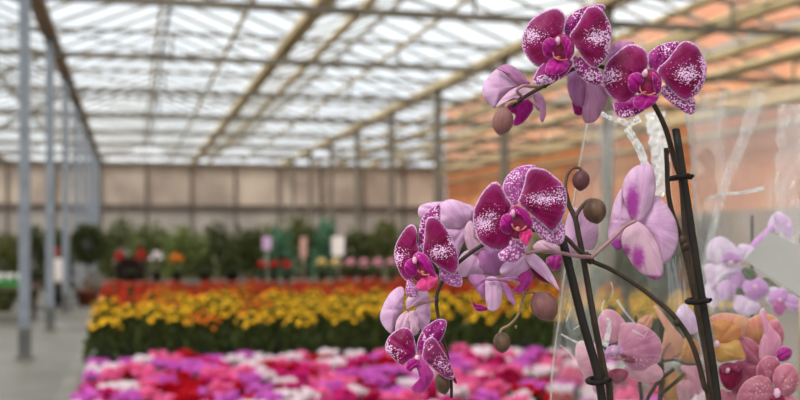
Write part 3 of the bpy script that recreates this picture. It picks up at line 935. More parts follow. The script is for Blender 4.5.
def petal(parent, name, f, pts, base, d, mat, back=None, cup=.004, tilt=0.0, speck=(), tone=0.0, side=0.0, ruffle=.0010, label=None, allspeck=0.0):
    """a petal with real curvature and thickness. tilt: how far its tip leans away (+) or toward (-) the viewer, in m;
    side: lean across; cup: how far its margin falls back (+) behind its middle"""
    SEED[0] += 1
    sd = SEED[0] * 1.37
    NA, NR = 44, 9
    out = smooth_closed([Z(f, *p) for p in pts], NA)
    bx = Vector(Z(f, *base))
    cen = Vector((0, 0))
    for p in out: cen += p
    cen /= NA
    ax = (cen - bx)
    if ax.length < 1e-3: ax = Vector((0, 1))
    ln = 2 * ax.length
    ax.normalize(); cr = Vector((-ax.y, ax.x))
    sp = [(Z(f, s[0], s[1]), s[2] / 3.7, s[3] / 3.7, s[4] * .82) for s in speck]
    grid = [(cen, 0.0, 0.0)]
    for k in range(1, NR):
        r = k / (NR - 1)
        r = r ** .85
        for i, p in enumerate(out): grid.append((cen.lerp(p, r), r, 2 * PI * i / NA))
    fv, pig, flat, fan = [], [], [], []
    for p, r, a in grid:
        q = p - bx
        t = q.dot(ax) / ln; c = q.dot(cr) / ln
        dd = d + tilt * t + side * c + cup * r * r
        dd += .0016 * math.exp(-(c * 14) ** 2) * (1 - r * .5)                       # midrib groove
        dd += ruffle * math.sin(5 * a + sd) * r ** 3 + .6 * ruffle * math.sin(9 * a + 2 * sd) * r ** 4
        dd += .0015 * noise.noise(Vector((p.x * .05, p.y * .05, sd)))
        fv.append(P(p.x, p.y, dd))
        s = allspeck
        for (sxy, rx, ry, st) in sp:
            e = ((p.x - sxy[0]) / rx) ** 2 + ((p.y - sxy[1]) / ry) ** 2
            s = max(s, st * math.exp(-e * .9))
        pig.append((r, min(1, s), tone, 1))
        flat.append((p.x + 100 * (SEED[0] % 7), p.y, sd))
        fan.append((math.atan2(c, max(1e-4, abs(t) + .12)) * 2.2 + sd, q.length, sd))
    n = len(fv)
    verts = fv + [v + FW * .0008 for v in fv]
    faces, mi = [], []
    def ring(k, i): return 0 if k == 0 else 1 + (k - 1) * NA + i % NA
    for i in range(NA):
        faces.append((0, ring(1, i + 1), ring(1, i))); mi.append(0)
        for k in range(1, NR - 1):
            faces.append((ring(k, i), ring(k, i + 1), ring(k + 1, i + 1), ring(k + 1, i))); mi.append(0)
    for fc in list(faces):
        faces.append(tuple(n + v for v in reversed(fc))); mi.append(1)
    for i in range(NA):
        a_, b_ = ring(NR - 1, i), ring(NR - 1, i + 1)
        faces.append((a_, b_, n + b_, n + a_)); mi.append(0)
    # make the front face the viewer
    v0, v1, v2 = (verts[j] for j in faces[NA // 2][:3])
    if (v1 - v0).cross(v2 - v0).dot(CAM - v0) < 0: faces = [tuple(reversed(fc)) for fc in faces]
    o = mesh_obj(name, verts, faces, [mat, back or M['back']], parent, True, mi)
    me = o.data
    A = me.attributes.new('pig', 'FLOAT_COLOR', 'POINT')
    A.data.foreach_set('color', [x for p in pig + pig for x in p])
    B = me.attributes.new('flat', 'FLOAT_VECTOR', 'POINT')
    B.data.foreach_set('vector', [x for p in flat + flat for x in p])
    Fa = me.attributes.new('fan', 'FLOAT_VECTOR', 'POINT')
    Fa.data.foreach_set('vector', [x for p in fan + fan for x in p])
    if label: o['label'] = label
    return o


def stalk(parent, name, pts, rad, mat, nodes=(), per=8):
    """pts = [(px, py, depth)]; rad in mm, one number or (start, end)"""
    w = smooth_open([P(*p) for p in pts], per)
    if isinstance(rad, tuple): rr = [(rad[0] + (rad[1] - rad[0]) * i / (len(w) - 1)) / 1000 for i in range(len(w))]
    else: rr = [rad / 1000] * len(w)
    b = MB(); b.tube(w, rr, 12)
    for (px, py, d, r) in nodes: b.ball(P(px, py, d), (r / 1000, r / 1000, r / 1000 * 1.3))
    return b.build(name, mat, parent, True)


def bud(parent, px, py, hw, hl, ang, d, mat, label=None):
    """plump bud; ang = direction of its tip in degrees clockwise from straight down"""
    k = d / FPX
    a = math.radians(ang)
    ax = (RT * -math.sin(a) - UP * math.cos(a)).normalized()
    c = P(px, py, d)
    X = RT * math.cos(a) - UP * math.sin(a) if False else ax.cross(FW).normalized()
    Y = FW
    prof = [(-1, .05), (-.93, .34), (-.78, .62), (-.5, .88), (-.15, 1.0), (.2, .97), (.5, .82), (.74, .58), (.9, .32), (1.0, .05)]
    vs, fs = [], []
    n = 48
    for t, r in prof:
        for j in range(n):
            q = 2 * PI * j / n
            g = 1 - .09 * math.exp(-(math.sin(1.5 * q + .5) / .13) ** 2) + .03 * math.sin(3 * q)
            vs.append(c + ax * (t * hl * k) + (X * math.cos(q) + Y * math.sin(q)) * (r * hw * k * g))
    for i in range(len(prof) - 1):
        for j in range(n): fs.append((i * n + j, i * n + (j + 1) % n, (i + 1) * n + (j + 1) % n, (i + 1) * n + j))
    fs.append(tuple(reversed(range(n)))); fs.append(tuple((len(prof) - 1) * n + j for j in range(n)))
    o = mesh_obj('flower_bud', vs, fs, mat, parent, True)
    if label: o['label'] = label
    return o


def column(parent, f, x, y, d, throat, label, r=(2.2, 3.4), heart=None):
    """the flower's own mesh: column with its anther cap, and the ridged throat below it"""
    c = P(*Z(f, x, y), d)
    b = MB()
    b.ball(c, (r[0] / 1000, r[0] / 1000, r[1] / 1000), m=0)
    b.ball(c + FW * .004 - UP * .001, (.0026, .004, .0036), m=0)
    if throat:
        w = smooth_open([P(*Z(f, *t), d + .002) for t in throat], 6)
        b.tube(w, [.0008] * len(w), 8, m=1)
        mid = w[len(w) // 2]
        b.ball(mid + UP * .002 + FW * .001, (.0022, .0016, .0016), m=1)
    if heart:
        hx, hy, hw, hh, hd = heart
        b.ball(P(*Z(f, hx, hy), d + hd), (hw / 5 / FPX * d, .004, hh / 5 / FPX * d), n=16, k=10, m=2, frame=(RT, FW, UP))
    o = b.build('flower', [M['column'], M['callus'], M['throat']], parent, True)
    o['label'] = label
    return o


def rear(parent, pts, rad, label, mat=None, heads=()):
    """a flower seen from behind: its own mesh is the pedicel"""
    o = stalk(parent, 'flower', pts, rad, mat or M['pedicel'])
    o['label'] = label
    return o


def orchid_pot(name, px, d, z, label, potmat, leaves=True):
    x, y = XY(px, d)
    o = empty(name, (x, y, z))
    b = MB(); b.lathe((x, y, z), [(.040, 0), (.053, .105), (.056, .105), (.056, .118), (.051, .118), (.049, .10)], 24); b.build('pot_body', potmat, o, True)
    b = MB(); b.lathe((x, y, z + .085), [(.048, 0), (.048, .012), (.02, .016)], 20); b.build('bark_fill', M['bark'], o, True)
    tag(o, label, 'pot')
    return x, y


def orchid_leaves(parent, x, y, z, n, seed, l=.15):
    rg = random.Random(seed)
    for i in range(n):
        a = 2 * PI * i / n + rg.uniform(-.3, .3)
        o_ = Vector((math.cos(a), math.sin(a), 0)); s = Vector((-o_.y, o_.x, 0))
        vs, fs = [], []
        for k in range(9):
            t = k / 8
            c = Vector((x, y, z)) + o_ * (l * t * .8 + .006) + UP * (l * (.55 * t - .62 * t * t) + .01)
            w = .024 * math.sin(PI * min(1, t * .86 + .12)) ** .7
            vs += [c - s * w + UP * .004, c - UP * .002, c + s * w + UP * .004]
        for k in range(8):
            for j in range(2):
                q = k * 3 + j; fs.append((q, q + 1, q + 4, q + 3))
        m = len(vs)
        vs += [v - UP * .0016 for v in vs]
        fs += [tuple(m + v for v in reversed(f)) for f in fs]
        mesh_obj('leaf', vs, fs, M['orchid_leaf'], parent, True)


BZ = 1.0
bx, by = XY(700, 1.35)
bench('orchid_bench', bx - .55, bx + .75, by - .42, by + .62, BZ, 'bench carrying the potted orchids nearest the viewer', M['bench'])

# ---------------------------------------------------------------- plant one: the tall magenta orchid
px1, py1 = orchid_pot('orchid_pot', 726, 1.14, BZ + .002, 'pot of the tall magenta orchid, right of the front pair', M['pot_clear'])
O1 = empty('spotted_orchid', (px1, py1, BZ + .1))
tag(O1, 'tall magenta orchid with white speckled blooms, arching over the two front stakes', 'orchid')
pot1 = Vector((px1, py1, BZ + .1))


def toward_pot(pot, px, py, d, n=1):
    """points that carry a stalk from the bottom of the picture down into its pot"""
    a = P(px, py, d)
    b = Vector((pot.x, pot.y, pot.z))
    return a, b


def stalk_w(parent, name, pts, tail, rad, mat, nodes=()):
    w = [P(*p) for p in pts] + [Vector(t) for t in tail]
    w = smooth_open(w, 8)
    if isinstance(rad, tuple): rr = [(rad[0] + (rad[1] - rad[0]) * i / (len(w) - 1)) / 1000 for i in range(len(w))]
    else: rr = [rad / 1000] * len(w)
    b = MB(); b.tube(w, rr, 12)
    for (px, py, d, r) in nodes: b.ball(P(px, py, d), (r / 1000, r / 1000, r / 1000 * 1.3))
    return b.build(name, mat, parent, True)


# upper spike and arching spike
stalk_w(O1, 'flower_spike', [(512, 107, 1.115), (521, 99.5, 1.112), (531, 93, 1.11), (545, 85.5, 1.11), (560, 77, 1.11), (576, 68, 1.112), (600, 66, 1.12),
                             (630, 84, 1.122), (650, 100, 1.12), (659, 114, 1.125), (666, 130, 1.13), (671, 147, 1.135), (676, 165, 1.14), (681.5, 182, 1.14), (684, 212, 1.142), (687, 250, 1.142), (692, 280, 1.142),
                             (700, 315, 1.142), (706, 350, 1.142), (712, 400, 1.142)],
        [pot1 + Vector((-.006, -.004, .08)), pot1 + Vector((-.008, -.004, -.012))], (1.6, 3.9), M['spike'],
        [(521, 99.5, 1.112, 2.3), (545, 85.5, 1.11, 2.3), (683, 240, 1.141, 4.3), (685.5, 246, 1.141, 4.3)])
stalk_w(O1, 'flower_spike', [(451.5, 398, 1.088), (451, 380, 1.088), (446.5, 352, 1.088), (442, 335, 1.088), (438.5, 318, 1.088), (436.5, 300, 1.09), (441, 284, 1.09),
                             (457, 264, 1.09), (482, 245.5, 1.09), (510, 234, 1.105), (540, 230, 1.112), (563, 236, 1.116), (576, 248, 1.118), (590, 260, 1.12), (612, 270, 1.122),
                             (637, 285.5, 1.122), (655, 299, 1.124), (672, 314, 1.126), (688, 336, 1.13), (697, 358, 1.134), (704, 385, 1.136), (710, 410, 1.138)],
        [pot1 + Vector((-.016, -.016, .08)), pot1 + Vector((-.016, -.012, -.012))], (1.5, 3.0), M['spike'],
        [(436.5, 300, 1.09, 2.6), (590, 259, 1.12, 4.2), (587, 256, 1.12, 3.4), (677, 322, 1.127, 3.6), (446.5, 352, 1.088, 2.2)])
stalk_w(O1, 'flower_spike', [(666, 148, 1.160), (667, 165, 1.160), (668, 190, 1.160), (672, 212, 1.160), (681, 238, 1.158), (690, 275, 1.156), (701, 330, 1.156), (712, 400, 1.156)],
        [pot1 + Vector((-.002, .014, .08)), pot1 + Vector((-.002, .014, -.012))], (2.5, 3.3), M['spike'], [(667, 152, 1.16, 2.8)])
orchid_leaves(O1, px1, py1, BZ + .105, 4, 3, .075)

# --- top bloom facing the viewer (above, left)
t1 = column(O1, 'A', 290, 200, 1.066, [(264, 262), (272, 285), (292, 298), (318, 300), (338, 296)], 'speckled magenta bloom topmost on the orchid', heart=(312, 240, 62, 72, .010))
petal(t1, 'petal', 'A', [(325, 75), (300, 45), (265, 40), (215, 60), (160, 95), (130, 140), (110, 190), (112, 240), (135, 285), (170, 325), (210, 340), (240, 335), (255, 310), (275, 280), (290, 240), (300, 200), (320, 150), (328, 110)],
      (295, 205), 1.080, M['spot'], tilt=.008, cup=.005, speck=[(160, 175, 50, 36, 1.0), (215, 165, 50, 40, .5), (120, 200, 22, 55, .8), (300, 130, 25, 40, .35)])
petal(t1, 'petal', 'A', [(455, 28), (490, 30), (520, 60), (545, 105), (558, 150), (555, 210), (545, 265), (520, 310), (480, 340), (460, 340), (430, 310), (400, 270), (370, 225), (350, 195), (350, 170), (380, 130), (410, 80), (430, 45)],
      (345, 190), 1.078, M['spot'], tilt=.010, cup=.005, speck=[(480, 185, 48, 42, 1.0), (545, 220, 22, 75, 1.0), (550, 130, 16, 60, .9), (500, 310, 40, 22, .8)])
petal(t1, 'dorsal_sepal', 'A', [(322, 150), (328, 105), (350, 75), (390, 48), (440, 28), (480, 20), (515, 22), (530, 38), (515, 50), (470, 60), (400, 130), (360, 190), (335, 200)],
      (335, 195), 1.088, M['sepal'], tilt=.006, allspeck=.34, speck=[(390, 75, 50, 30, .7)])
petal(t1, 'lateral_sepal', 'H', [(345, 62), (322, 105), (312, 138), (345, 148), (385, 146), (430, 132), (470, 108), (500, 75), (515, 30), (440, 5), (385, 30)],
      (440, 10), 1.084, M['sepal'], tilt=-.004, speck=[(370, 128, 70, 24, 1.0), (430, 120, 40, 20, .8)])
petal(t1, 'lateral_sepal', 'H', [(515, 0), (522, 60), (540, 100), (575, 130), (600, 142), (640, 152), (662, 140), (665, 110), (650, 80), (630, 60), (590, 50), (560, 15)],
      (525, 0), 1.086, M['sepal'], tilt=.004, speck=[(610, 110, 60, 40, .9), (540, 60, 30, 60, .85)])
lp = petal(t1, 'lip', 'A', [(245, 300), (270, 290), (310, 296), (345, 308), (340, 340), (312, 365), (280, 374), (245, 370), (225, 352), (232, 325)], (300, 290), 1.070, M['lip'], tilt=-.006, cup=.005)
petal(t1, 'side_lobe', 'A', [(212, 240), (218, 208), (245, 188), (272, 195), (282, 220), (272, 252), (265, 282), (240, 288), (220, 272)], (280, 270), 1.066, M['lip'], tilt=-.006, cup=.005)
petal(t1, 'side_lobe', 'A', [(310, 178), (335, 183), (355, 213), (363, 255), (356, 292), (335, 302), (326, 270), (320, 230)], (320, 280), 1.066, M['lip'], tilt=-.005, cup=.005, allspeck=.25)

# --- second bloom (upper right)
t2 = column(O1, 'B', 328, 162, 1.086, [(298, 228), (304, 256), (325, 272), (352, 274), (378, 264)], 'speckled magenta bloom at the upper right of the orchid', heart=(348, 215, 62, 70, .010))
petal(t2, 'petal', 'B', [(120, 150), (135, 110), (175, 70), (225, 30), (270, 20), (310, 35), (335, 60), (345, 110), (330, 150), (310, 190), (290, 240), (275, 280), (250, 310), (215, 320), (175, 305), (140, 270), (120, 235), (115, 190)],
      (310, 185), 1.100, M['spot'], tilt=.006, cup=.005, speck=[(155, 175, 48, 45, .95), (210, 150, 40, 35, .4), (240, 60, 50, 25, .3)])
petal(t2, 'dorsal_sepal', 'B', [(340, 75), (365, 45), (410, 20), (455, 10), (495, 10), (490, 50), (450, 100), (400, 150), (360, 150), (342, 120)],
      (370, 150), 1.108, M['sepal'], tilt=.006, speck=[(430, 45, 60, 40, .75)], allspeck=.2)
petal(t2, 'petal', 'B', [(520, 5), (550, 8), (590, 30), (610, 70), (630, 110), (635, 150), (622, 210), (600, 255), (560, 290), (525, 305), (490, 285), (450, 245), (410, 200), (385, 165), (390, 140), (430, 105), (470, 55), (495, 20)],
      (385, 160), 1.098, M['spot'], tilt=.010, cup=.006, speck=[(535, 165, 60, 42, 1.0), (620, 130, 20, 85, 1.0), (600, 240, 30, 50, .85), (480, 140, 40, 30, .45)])
petal(t2, 'lateral_sepal', 'B', [(165, 312), (175, 360), (195, 385), (240, 389), (290, 372), (330, 345), (370, 310), (395, 275), (340, 262), (280, 275), (240, 305), (200, 315)],
      (345, 265), 1.104, M['sepal'], tilt=-.003, speck=[(240, 368, 90, 24, .85), (185, 340, 30, 40, .5)])
petal(t2, 'lateral_sepal', 'B', [(405, 240), (413, 275), (450, 310), (490, 340), (530, 366), (560, 373), (578, 345), (575, 300), (560, 285), (525, 300), (480, 275), (430, 225)],
      (412, 225), 1.108, M['sepal'], tilt=.004, allspeck=.62, speck=[(470, 310, 60, 40, .85)])
petal(t2, 'lip', 'B', [(268, 292), (300, 274), (340, 274), (392, 280), (380, 310), (342, 340), (300, 346), (270, 330)], (340, 270), 1.090, M['lip'], tilt=-.006, cup=.004)
petal(t2, 'side_lobe', 'B', [(240, 208), (250, 176), (280, 161), (308, 171), (319, 200), (303, 226), (292, 260), (265, 264), (245, 242)], (310, 250), 1.086, M['lip'], tilt=-.006, cup=.005)
petal(t2, 'side_lobe', 'B', [(362, 163), (390, 182), (407, 220), (402, 256), (376, 272), (366, 222)], (370, 255), 1.087, M['lip'], tilt=-.004, cup=.004, allspeck=.3)

# --- rear facing bloom (upper left)
t3 = rear(O1, [(523.5, 98, 1.112), (517, 91, 1.106), (523, 86, 1.104), (532, 86.5, 1.108), (540, 86.5, 1.11)], (1.4, 1.8), 'lilac bloom seen from behind at the upper left, by the hanging bud')
petal(t3, 'petal', 'H', [(60, 180), (70, 140), (100, 100), (135, 70), (165, 82), (200, 118), (240, 152), (255, 158), (210, 182), (160, 218), (130, 264), (100, 247), (70, 215)], (250, 165), 1.118, M['back'], M['spot'], cup=.009, tilt=.006, speck=[(110, 215, 60, 40, .35)])
petal(t3, 'dorsal_sepal', 'H', [(132, 68), (170, 48), (210, 53), (250, 83), (285, 123), (303, 142), (260, 155), (235, 150), (190, 108), (160, 82)], (285, 150), 1.113, M['back_deep'], M['spot'], cup=.006, tone=.35)
petal(t3, 'petal', 'H', [(128, 262), (160, 215), (210, 172), (260, 158), (312, 178), (322, 210), (290, 220), (250, 228), (200, 228), (160, 244)], (300, 180), 1.112, M['back'], M['spot'], cup=.005, tone=.45)
petal(t3, 'lip', 'H', [(175, 240), (220, 226), (280, 218), (312, 236), (316, 270), (292, 310), (260, 342), (230, 354), (214, 342), (226, 300), (190, 280)], (270, 215), 1.121, M['lip'], cup=.006, tilt=.004, speck=[(240, 250, 50, 30, .3)])
petal(t3, 'lateral_sepal', 'H', [(305, 188), (340, 183), (370, 218), (381, 270), (376, 312), (362, 337), (350, 320), (350, 285), (330, 268), (322, 225)], (315, 190), 1.116, M['back_deep'], M['spot'], cup=.004, tone=.5)
bud(O1, 502.8, 121.5, 10.6, 14.2, 12, 1.105, M['bud_mauve'], 'brown mauve bud hanging at the upper left end')
stalk(O1, 'pedicel', [(517, 101, 1.11), (509, 103.5, 1.108), (505, 108, 1.105)], 1.7, M['pedicel_tan'])

# --- rear bloom hanging under the top one
t4 = rear(O1, [(590, 66, 1.118), (588, 74, 1.118), (585, 82, 1.12)], 1.6, 'mauve bloom seen from behind, hanging between the two top blooms')
petal(t4, 'lateral_sepal', 'H', [(487, 115), (498, 85), (525, 70), (552, 86), (580, 118), (587, 180), (582, 232), (560, 264), (530, 252), (503, 217), (488, 168)], (545, 70), 1.118, M['back_deep'], M['spot'], cup=.008, tone=.1)
petal(t4, 'lateral_sepal', 'H', [(583, 150), (620, 135), (660, 155), (687, 190), (682, 232), (660, 282), (632, 327), (595, 341), (570, 332), (561, 290), (574, 220)], (610, 130), 1.112, M['back_deep'], M['spot'], cup=.008, tone=.55)
petal(t4, 'lip', 'H', [(512, 232), (530, 255), (560, 262), (564, 295), (540, 302), (520, 288)], (540, 240), 1.124, M['lip'], cup=.003)
petal(t4, 'petal', 'B', [(140, 105), (150, 55), (172, 15), (215, 6), (272, 12), (250, 45), (200, 80), (165, 110)], (170, 110), 1.112, M['back_deep'], M['spot'], cup=.005, tone=.2, speck=[(165, 60, 25, 50, .3)])

# --- the big middle bloom
c1 = column(O1, 'C', 265, 264, 1.040, [(258, 318), (268, 340), (290, 352), (312, 348), (332, 330)], 'largest speckled magenta bloom in the middle of the orchid', heart=(290, 315, 70, 80, .010))
petal(c1, 'petal', 'C', [(165, 110), (190, 112), (212, 140), (235, 185), (258, 218), (252, 260), (247, 310), (255, 360), (265, 400), (245, 442), (200, 456), (150, 445), (100, 410), (75, 350), (65, 290), (72, 240), (95, 190), (125, 145)],
      (268, 240), 1.056, M['spot'], tilt=.008, cup=.005, speck=[(115, 320, 55, 40, 1.0), (160, 280, 40, 36, .8), (205, 240, 30, 30, .45), (75, 350, 18, 40, .7)])
petal(c1, 'petal', 'C', [(350, 40), (390, 38), (430, 48), (465, 75), (500, 105), (525, 140), (535, 180), (533, 230), (520, 280), (500, 320), (470, 355), (455, 360), (420, 330), (380, 295), (330, 250), (290, 210), (300, 180), (320, 120), (330, 70)],
      (290, 215), 1.053, M['spot'], tilt=.009, cup=.006, speck=[(420, 195, 78, 30, 1.0), (500, 170, 45, 40, .9), (527, 200, 14, 90, .9), (380, 225, 45, 24, .6)])
petal(c1, 'dorsal_sepal', 'C', [(215, 120), (235, 80), (265, 50), (300, 32), (345, 24), (378, 28), (372, 45), (345, 65), (328, 110), (312, 160), (298, 208), (275, 228), (255, 212), (235, 178), (215, 148)],
      (275, 225), 1.064, M['sepal'], tilt=.008, allspeck=.42, tone=.25, speck=[(270, 80, 60, 50, .8)])
petal(c1, 'lateral_sepal', 'C', [(350, 285), (362, 330), (388, 372), (410, 394), (440, 412), (480, 420), (506, 420), (522, 395), (526, 340), (505, 312), (470, 345), (455, 350), (400, 305)],
      (355, 290), 1.066, M['sepal'], tilt=.004, tone=.3, allspeck=.62, speck=[(440, 385, 70, 40, .88)])
petal(c1, 'lateral_sepal', 'D', [(250, 95), (300, 105), (336, 130), (326, 166), (292, 200), (263, 214), (235, 207), (205, 202), (190, 170), (218, 148), (243, 125)],
      (290, 90), 1.060, M['sepal'], tilt=-.002, tone=.3, allspeck=.55, speck=[(280, 180, 40, 30, .62)])
petal(c1, 'lip', 'D', [(296, 60), (340, 42), (362, 60), (352, 100), (332, 127), (310, 112), (297, 86)], (330, 40), 1.046, M['lip_pink'], tilt=-.006, cup=.004)
petal(c1, 'side_lobe', 'C', [(200, 322), (209, 286), (235, 268), (264, 284), (266, 330), (256, 367), (230, 370), (207, 352)], (262, 350), 1.042, M['lip'], tilt=-.006, cup=.005)
petal(c1, 'side_lobe', 'C', [(248, 258), (262, 232), (290, 229), (330, 252), (356, 290), (364, 332), (340, 327), (310, 290), (278, 268)], (355, 320), 1.043, M['lip'], tilt=-.004, cup=.004, speck=[(275, 245, 25, 14, .5)])

# --- left bloom
l1 = column(O1, 'E', 222, 326, 1.050, [(238, 375), (252, 392), (275, 400), (298, 398)], 'speckled magenta bloom leftmost on the arching spike', heart=(258, 370, 56, 66, .010))
petal(l1, 'petal', 'E', [(205, 146), (226, 156), (237, 190), (233, 230), (246, 275), (226, 310), (206, 332), (192, 380), (202, 420), (216, 440), (185, 432), (155, 402), (130, 345), (120, 300), (128, 250), (150, 205), (180, 163)],
      (245, 300), 1.066, M['spot'], tilt=.010, cup=.004, speck=[(140, 310, 26, 40, 1.0), (175, 285, 30, 30, .5)])
petal(l1, 'petal', 'E', [(290, 112), (320, 108), (347, 125), (382, 170), (407, 210), (427, 260), (442, 310), (442, 360), (432, 390), (415, 399), (370, 376), (320, 341), (280, 306), (262, 287), (269, 230), (274, 170), (279, 130)],
      (262, 290), 1.062, M['spot'], tilt=.009, cup=.005, speck=[(350, 285, 50, 34, .95), (405, 240, 22, 60, .9), (300, 255, 30, 30, .4)])
petal(l1, 'dorsal_sepal', 'E', [(248, 150), (263, 110), (300, 70), (338, 45), (351, 50), (351, 130), (325, 125), (292, 130), (277, 160), (270, 230), (264, 272), (245, 272), (242, 210)],
      (255, 270), 1.072, M['sepal'], tilt=.006, allspeck=.5)
petal(l1, 'lateral_sepal', 'F', [(325, 70), (345, 100), (348, 140), (380, 166), (420, 182), (456, 182), (461, 140), (441, 122), (415, 115), (370, 85), (340, 65)],
      (330, 80), 1.074, M['sepal'], tilt=.003, tone=.55, allspeck=.5)
petal(l1, 'lateral_sepal', 'F', [(188, 150), (215, 160), (236, 190), (242, 225), (216, 238), (190, 230), (178, 205)], (215, 140), 1.068, M['sepal'], tone=.45, allspeck=.6)
petal(l1, 'lip', 'F', [(243, 156), (264, 130), (300, 119), (332, 120), (338, 150), (312, 187), (276, 207), (245, 202), (231, 180)], (280, 120), 1.056, M['lip_pink'], tilt=-.005, cup=.004, tone=.1)
petal(l1, 'side_lobe', 'E', [(172, 362), (180, 335), (205, 316), (229, 330), (237, 366), (231, 402), (205, 407), (180, 392)], (235, 390), 1.052, M['lip'], tilt=-.005, cup=.004)
petal(l1, 'side_lobe', 'E', [(213, 312), (240, 284), (270, 294), (302, 330), (322, 370), (327, 412), (296, 402), (265, 364), (240, 334)], (310, 400), 1.052, M['lip'], tilt=-.003, cup=.004, speck=[(245, 300, 20, 14, .5)])

# --- lowest left bloom
l2 = column(O1, 'G', 236, 190, 1.056, None, 'speckled magenta bloom lowest on the arching spike, turned half away', r=(1.8, 2.6))
petal(l2, 'petal', 'G', [(75, 130), (90, 90), (125, 55), (165, 38), (197, 45), (217, 75), (227, 120), (232, 160), (221, 187), (190, 207), (160, 227), (130, 207), (100, 176), (79, 155)],
      (230, 180), 1.066, M['spot'], tilt=.006, cup=.006, speck=[(110, 170, 50, 40, .75), (90, 130, 20, 50, .8), (180, 90, 40, 40, .25)])
petal(l2, 'dorsal_sepal', 'G', [(234, 130), (244, 90), (270, 42), (315, 8), (350, -6), (382, 4), (380, 45), (357, 100), (340, 112), (312, 96), (288, 102), (272, 132), (264, 168), (240, 172)],
      (250, 170), 1.070, M['sepal'], tilt=.004, allspeck=.34, speck=[(300, 70, 60, 60, .55)])
petal(l2, 'petal', 'G', [(273, 110), (298, 86), (326, 94), (357, 140), (387, 190), (412, 240), (423, 280), (412, 297), (380, 292), (345, 267), (305, 232), (274, 202), (260, 182), (266, 140)],
      (258, 182), 1.060, M['spot'], tilt=.006, cup=.005, tone=.08, speck=[(360, 225, 50, 40, .8), (300, 130, 30, 30, .5), (410, 280, 20, 20, .7)])
petal(l2, 'side_lobe', 'G', [(180, 237), (189, 205), (215, 193), (248, 200), (248, 232), (221, 242), (200, 260)], (245, 200), 1.052, M['lip'], tilt=-.004, cup=.004)
petal(l2, 'lip', 'G', [(222, 200), (250, 178), (277, 205), (297, 235), (318, 265), (312, 300), (291, 337), (265, 362), (240, 362), (208, 352), (203, 337), (232, 342), (248, 318), (248, 290), (240, 258)], (250, 185), 1.054, M['lip'], tilt=-.002, cup=.005, tone=.1)
petal(l2, 'lateral_sepal', 'G', [(345, 110), (362, 120), (380, 160), (395, 210), (425, 285), (436, 318), (420, 310), (385, 240), (360, 180)], (345, 110), 1.074, M['lip_dark'], cup=.002)
bud(O1, 442.5, 384, 7.6, 11.0, -14, 1.080, M['bud_olive'], 'olive brown bud at the low end of the arching spike')

# --- rear bloom above the lowest one
r1 = rear(O1, [(436, 300, 1.09), (424, 302.5, 1.086), (413, 306, 1.082), (407, 309, 1.084)], (1.7, 1.4), 'lilac bloom seen from behind at the left, above the lowest bloom')
petal(r1, 'petal', 'F', [(50, 330), (68, 270), (100, 218), (135, 188), (160, 184), (173, 205), (166, 250), (168, 292), (142, 332), (122, 380), (110, 420), (84, 402), (58, 366)], (180, 300), 1.092, M['back'], M['spot'], cup=.007, tilt=.004, speck=[(140, 215, 40, 30, .35)])
petal(r1, 'dorsal_sepal', 'F', [(178, 262), (200, 225), (240, 206), (285, 206), (297, 240), (255, 268), (218, 284), (190, 302)], (185, 300), 1.094, M['back'], M['spot'], cup=.004, tone=.2)
petal(r1, 'petal', 'F', [(225, 300), (260, 268), (296, 252), (304, 310), (301, 352), (280, 395), (255, 400), (236, 335)], (200, 300), 1.096, M['back'], M['spot'], cup=.004, tone=.1)
petal(r1, 'lateral_sepal', 'F', [(126, 410), (134, 350), (160, 318), (187, 306), (198, 350), (190, 398), (160, 420)], (190, 300), 1.088, M['back'], M['spot'], cup=.004, tone=.6)
petal(r1, 'lateral_sepal', 'F', [(192, 315), (225, 305), (248, 350), (249, 395), (232, 425), (205, 425), (196, 370)], (200, 300), 1.088, M['back'], M['spot'], cup=.004, tone=.65)

# --- rear bloom behind the left one
r2 = rear(O1, [(483, 244, 1.095), (476, 236, 1.103), (470, 228, 1.108)], 1.6, 'lilac bloom seen from behind, between the left and the largest blooms')
petal(r2, 'petal', 'E', [(347, 52), (385, 24), (430, 25), (472, 44), (502, 74), (507, 106), (492, 142), (466, 163), (420, 167), (380, 162), (354, 142), (347, 95)], (490, 170), 1.104, M['back'], M['spot'], cup=.007, speck=[(430, 75, 60, 26, .45)])
petal(r2, 'petal', 'E', [(239, 86), (249, 55), (290, 40), (345, 33), (375, 40), (350, 75), (300, 105), (262, 118), (244, 106)], (370, 80), 1.112, M['back'], M['spot'], cup=.004)
petal(r2, 'dorsal_sepal', 'E', [(455, 42), (485, 45), (522, 60), (530, 92), (518, 130), (490, 130), (475, 90)], (500, 140), 1.114, M['back'], M['spot'], cup=.004)
petal(r2, 'petal', 'E', [(380, 160), (440, 160), (480, 160), (476, 220), (458, 262), (440, 310), (425, 262), (405, 215)], (480, 160), 1.110, M['back'], M['spot'], cup=.004)
petal(r2, 'lateral_sepal', 'E', [(472, 172), (498, 128), (520, 148), (528, 200), (545, 240), (570, 268), (545, 295), (500, 285), (478, 240)], (495, 150), 1.100, M['back'], M['spot'], cup=.005, tone=.6)
petal(r2, 'petal', 'E', [(432, 345), (465, 288), (520, 268), (565, 280), (605, 330), (642, 370), (605, 402), (530, 398), (455, 412), (438, 380)], (550, 270), 1.104, M['back'], M['spot'], cup=.005, tone=.1, speck=[(580, 340, 40, 50, .3)])
petal(r2, 'lateral_sepal', 'E', [(555, 262), (620, 262), (665, 300), (675, 350), (652, 398), (600, 402), (560, 382), (538, 320)], (560, 260), 1.100, M['back_deep'], M['spot'], cup=.006)

